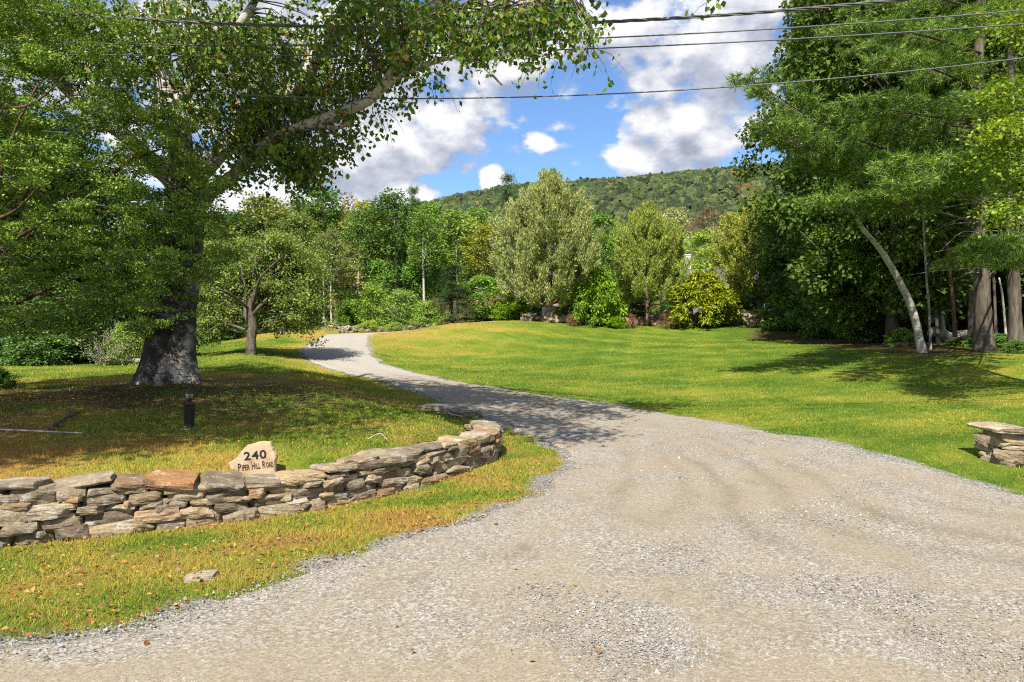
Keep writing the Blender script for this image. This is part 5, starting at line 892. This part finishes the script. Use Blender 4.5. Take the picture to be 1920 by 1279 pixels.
def polar(rng, n, r0, r1, a0=-43, a1=43):
    a = np.radians(rng.uniform(a0, a1, n)); r = np.exp(rng.uniform(math.log(r0), math.log(r1), n)); return np.stack([np.sin(a)*r, np.cos(a)*r], 1)
def tone_mat(name, trans=.25, rough=.7):
    m, nt, out = mat(name); at = nt.nodes.new('ShaderNodeAttribute'); at.attribute_name = 'tone'; leaf_shader(nt, out, at.outputs['Color'], trans, rough, .15); return m
def grass():
    rng = rngs(101); P = np.vstack([polar(rng, 330000, 3.2, 26), polar(rng, 130000, 3.2, 11, -43, 12), polar(rng, 60000, 26, 47)]); x, y = P[:, 0], P[:, 1]
    ins = inpoly(P, DPOLY); de = np.minimum(segd(P, DLs[::2])[0], segd(P, DRs[::2])[0]); keep = (~ins) | ((de < .16) & (rng.random(len(P)) < .5*np.exp(-de/.05)))
    spots = np.array([(-.37, 5.25, .13), (-1.13, 4.76, .11), (-1.62, 4.3, .12), (-1.42, 3.8, .12), (-1.55, 3.7, .14), (-1.28, 3.72, .12), (-.75, 5.35, .09), (-.2, 6.2, .1)])
    for sx_, sy_, sr in spots: keep |= ins & (np.hypot((x-sx_)/1.5, y-sy_) < sr*rng.random(len(P))) & (rng.random(len(P)) < .6)
    dw, sw, _ = segd(P, WALL); keep &= ~((sw > 0) & (dw < .42) | (sw < 0) & (dw < .03))
    keep &= np.hypot(x-BASE_BIRCH[0], y-BASE_BIRCH[1]) > .75
    dry, lit = zones(P); keep &= rng.random(len(P)) > lit*.9; keep &= ~((x > 0) & (lit > .6)); gv = np.clip(np.exp(-de/.16)*(.9+.5*vnoise(P, 4.5, 8)), 0, 1); keep &= ins | (rng.random(len(P)) > 1.25*gv) ; keep &= (y > 2.9); keep &= vnoise(P, 7, 15)+rng.normal(size=len(P)) > -1.9
    P = P[keep]; dry = dry[keep]; lit = lit[keep]; ins = ins[keep]; n = len(P); r = np.hypot(P[:, 0], P[:, 1]); z = tz(P)
    ver = ((segd(P, MEDGE)[1] < 0) & (P[:, 0] < 1.2) & (P[:, 1] < 11))
    h = rng.uniform(.018, .050, n)*(1+.02*r)*np.where(P[:, 0] > 0, .85, 1.)*(1+.25*vnoise(P, 5, 3).clip(-1.5, 2)); h = np.where(ins, h*.5, h); w = .0045*np.maximum(r/5, .8)**.85
    A = np.stack([rng.normal(size=n)*.65, rng.normal(size=n)*.65, np.ones(n)], 1); S = np.stack([np.ones(n), rng.normal(size=n)*.6, np.zeros(n)], 1)
    d = np.clip(dry+rng.normal(size=n)*np.where(P[:, 0] > 1.2, .075, .20), 0, 1)[:, None]; g = np.array([.075, .145, .011]); g2 = np.array([.19, .25, .020]); ye = np.array([.38, .31, .055]); br = np.array([.34, .18, .05])
    gm = g+(g2-g)*rng.random((n, 1)); C = np.where(d < .55, gm+(ye-gm)*(d/.55), ye+(br-ye)*((d-.55)/.45)); C = C*rng.uniform(.75, 1.25, (n, 1))
    mb = MB(); tris(mb, np.c_[P, z-.004], A, S, h, w*rng.uniform(.7, 1.4, n), C); o = mb.obj('grass', tone_mat('grass_blade')); tag(o, 'short mown grass of the lawns and verge', 'grass', kind='stuff')
grass()
def litter():
    rng = rngs(111); P = np.vstack([polar(rng, 36000, 3.3, 22, -43, 14), polar(rng, 5000, 6, 35, 5, 43)]); dry, lit = zones(P); ins = inpoly(P, DPOLY); pr = np.where(P[:, 0] > 1.2, .03+lit*.8, .05+lit*.75)*np.where(ins, .012, 1); dw, sw, _ = segd(P, WALL); pr = pr+.5*np.exp(-dw/.12)*(sw < 0)*(~ins); de = segd(P, DLs[::2])[0]; pr = np.where((~ins) & (P[:, 0] < 1), pr+.35*np.exp(-de/.1), pr)
    k = (rng.random(len(P)) < pr) & ~((sw > 0) & (dw < .4)) & (P[:, 1] > 3); P = P[k]; n = len(P); r = np.hypot(P[:, 0], P[:, 1]); z = tz(P)+.022+rng.random(n)*.015; pal = np.array([(.32, .12, .035), (.42, .19, .05), (.22, .07, .03), (.48, .30, .08), (.30, .19, .10), (.16, .09, .05)]); C = pal[rng.integers(0, 6, n)]*rng.uniform(.6, 1.2, (n, 1))
    s = rng.uniform(.02, .045, n); mb = MB(); A = np.stack([rng.normal(size=n), rng.normal(size=n), rng.normal(size=n)*.25], 1); cards(mb, np.c_[P, z], A, np.array([0, 0, 1.])+rng.normal(size=(n, 3))*.3, s, s*.7, .15, C); o = mb.obj('fallen_leaves', tone_mat('dead_leaf', .2)); tag(o, 'fallen rust and tan leaves scattered in the grass', 'fallen leaves', kind='stuff')
    # clover and broadleaf weeds behind the wall and on the right verge
    P = np.vstack([polar(rng, 9000, 6, 14, -30, 2), polar(rng, 5000, 7, 16, 20, 43)]); ins = inpoly(P, DPOLY); dw, sw, _ = segd(P, WALL); sb = segd(P, MEDGE)[1]; k = (~ins) & (vnoise(P, 1.6, 6) > .5) & (dw > .5) & ((sb > 0) | (P[:, 0] > 3)); P = P[k]; n = len(P); C = np.array([.14, .24, .02])*rng.uniform(.6, 1.3, (n, 1)); mb = MB(); s = rng.uniform(.025, .05, n)
    cards(mb, np.c_[P, tz(P)+.035], np.stack([rng.normal(size=n), rng.normal(size=n), .3+0*P[:, 0]], 1), np.array([0, 0, 1.])+rng.normal(size=(n, 3))*.3, s, s*.8, .1, C); o = mb.obj('clover', tone_mat('clover_leaf', .3)); tag(o, 'patches of bright clover in the sunny grass', 'clover', kind='stuff')
litter()
def pebbles():
    rng = rngs(121); P = np.vstack([polar(rng, 120000, 2.9, 12), polar(rng, 6000, 12, 30, -25, 12)]); ins = inpoly(P, DPOLY); de = np.minimum(segd(P, DLs[::2])[0], segd(P, DRs[::2])[0]); cl = vnoise(P, 1.3, 2)+.5*vnoise(P, 4, 12)
    k = (ins & ((cl+rng.normal(size=len(P))*.7 > .35) | (de < .3*rng.random(len(P))))) | ((~ins) & (de < .10) & (rng.random(len(P)) < .35)); P = P[k]; n = len(P); z = tz(P); s = .0040*rng.lognormal(0, .42, n)*(np.hypot(P[:, 0], P[:, 1])/4).clip(1, 3)**.4
    V = np.array([(1, 0, -.3), (0, 1, -.3), (-1, 0, -.3), (0, -1, -.3), (.25, .1, .75)]); F = np.array([(0, 1, 4), (1, 2, 4), (2, 3, 4), (3, 0, 4)]); a = rng.uniform(0, 6.3, n); W = V[None]*(1+.35*rng.normal(size=(n, 5, 1)).clip(-1.5, 1.5))*s[:, None, None]; W = np.stack([W[..., 0]*np.cos(a)[:, None]-W[..., 1]*np.sin(a)[:, None], W[..., 0]*np.sin(a)[:, None]+W[..., 1]*np.cos(a)[:, None], W[..., 2]], -1)+np.c_[P, z+.018][:, None]
    C = np.array([.27, .262, .25])*rng.lognormal(-.2, .45, (n, 1)).clip(.3, 1.2)*(1+rng.normal(size=(n, 3))*.03); mb = MB(); mb.add(W.reshape(-1, 3), (F[None]+np.arange(n)[:, None, None]*5).reshape(-1, 3), np.repeat(C, 5, axis=0)); m, nt, out = mat('loose_gravel'); at = nt.nodes.new('ShaderNodeAttribute'); at.attribute_name = 'tone'; pbsdf(nt, out, at.outputs['Color'], .9, .15); o = mb.obj('loose_gravel', m); tag(o, 'loose grey gravel chips on the driveway', 'gravel', kind='stuff')
pebbles()
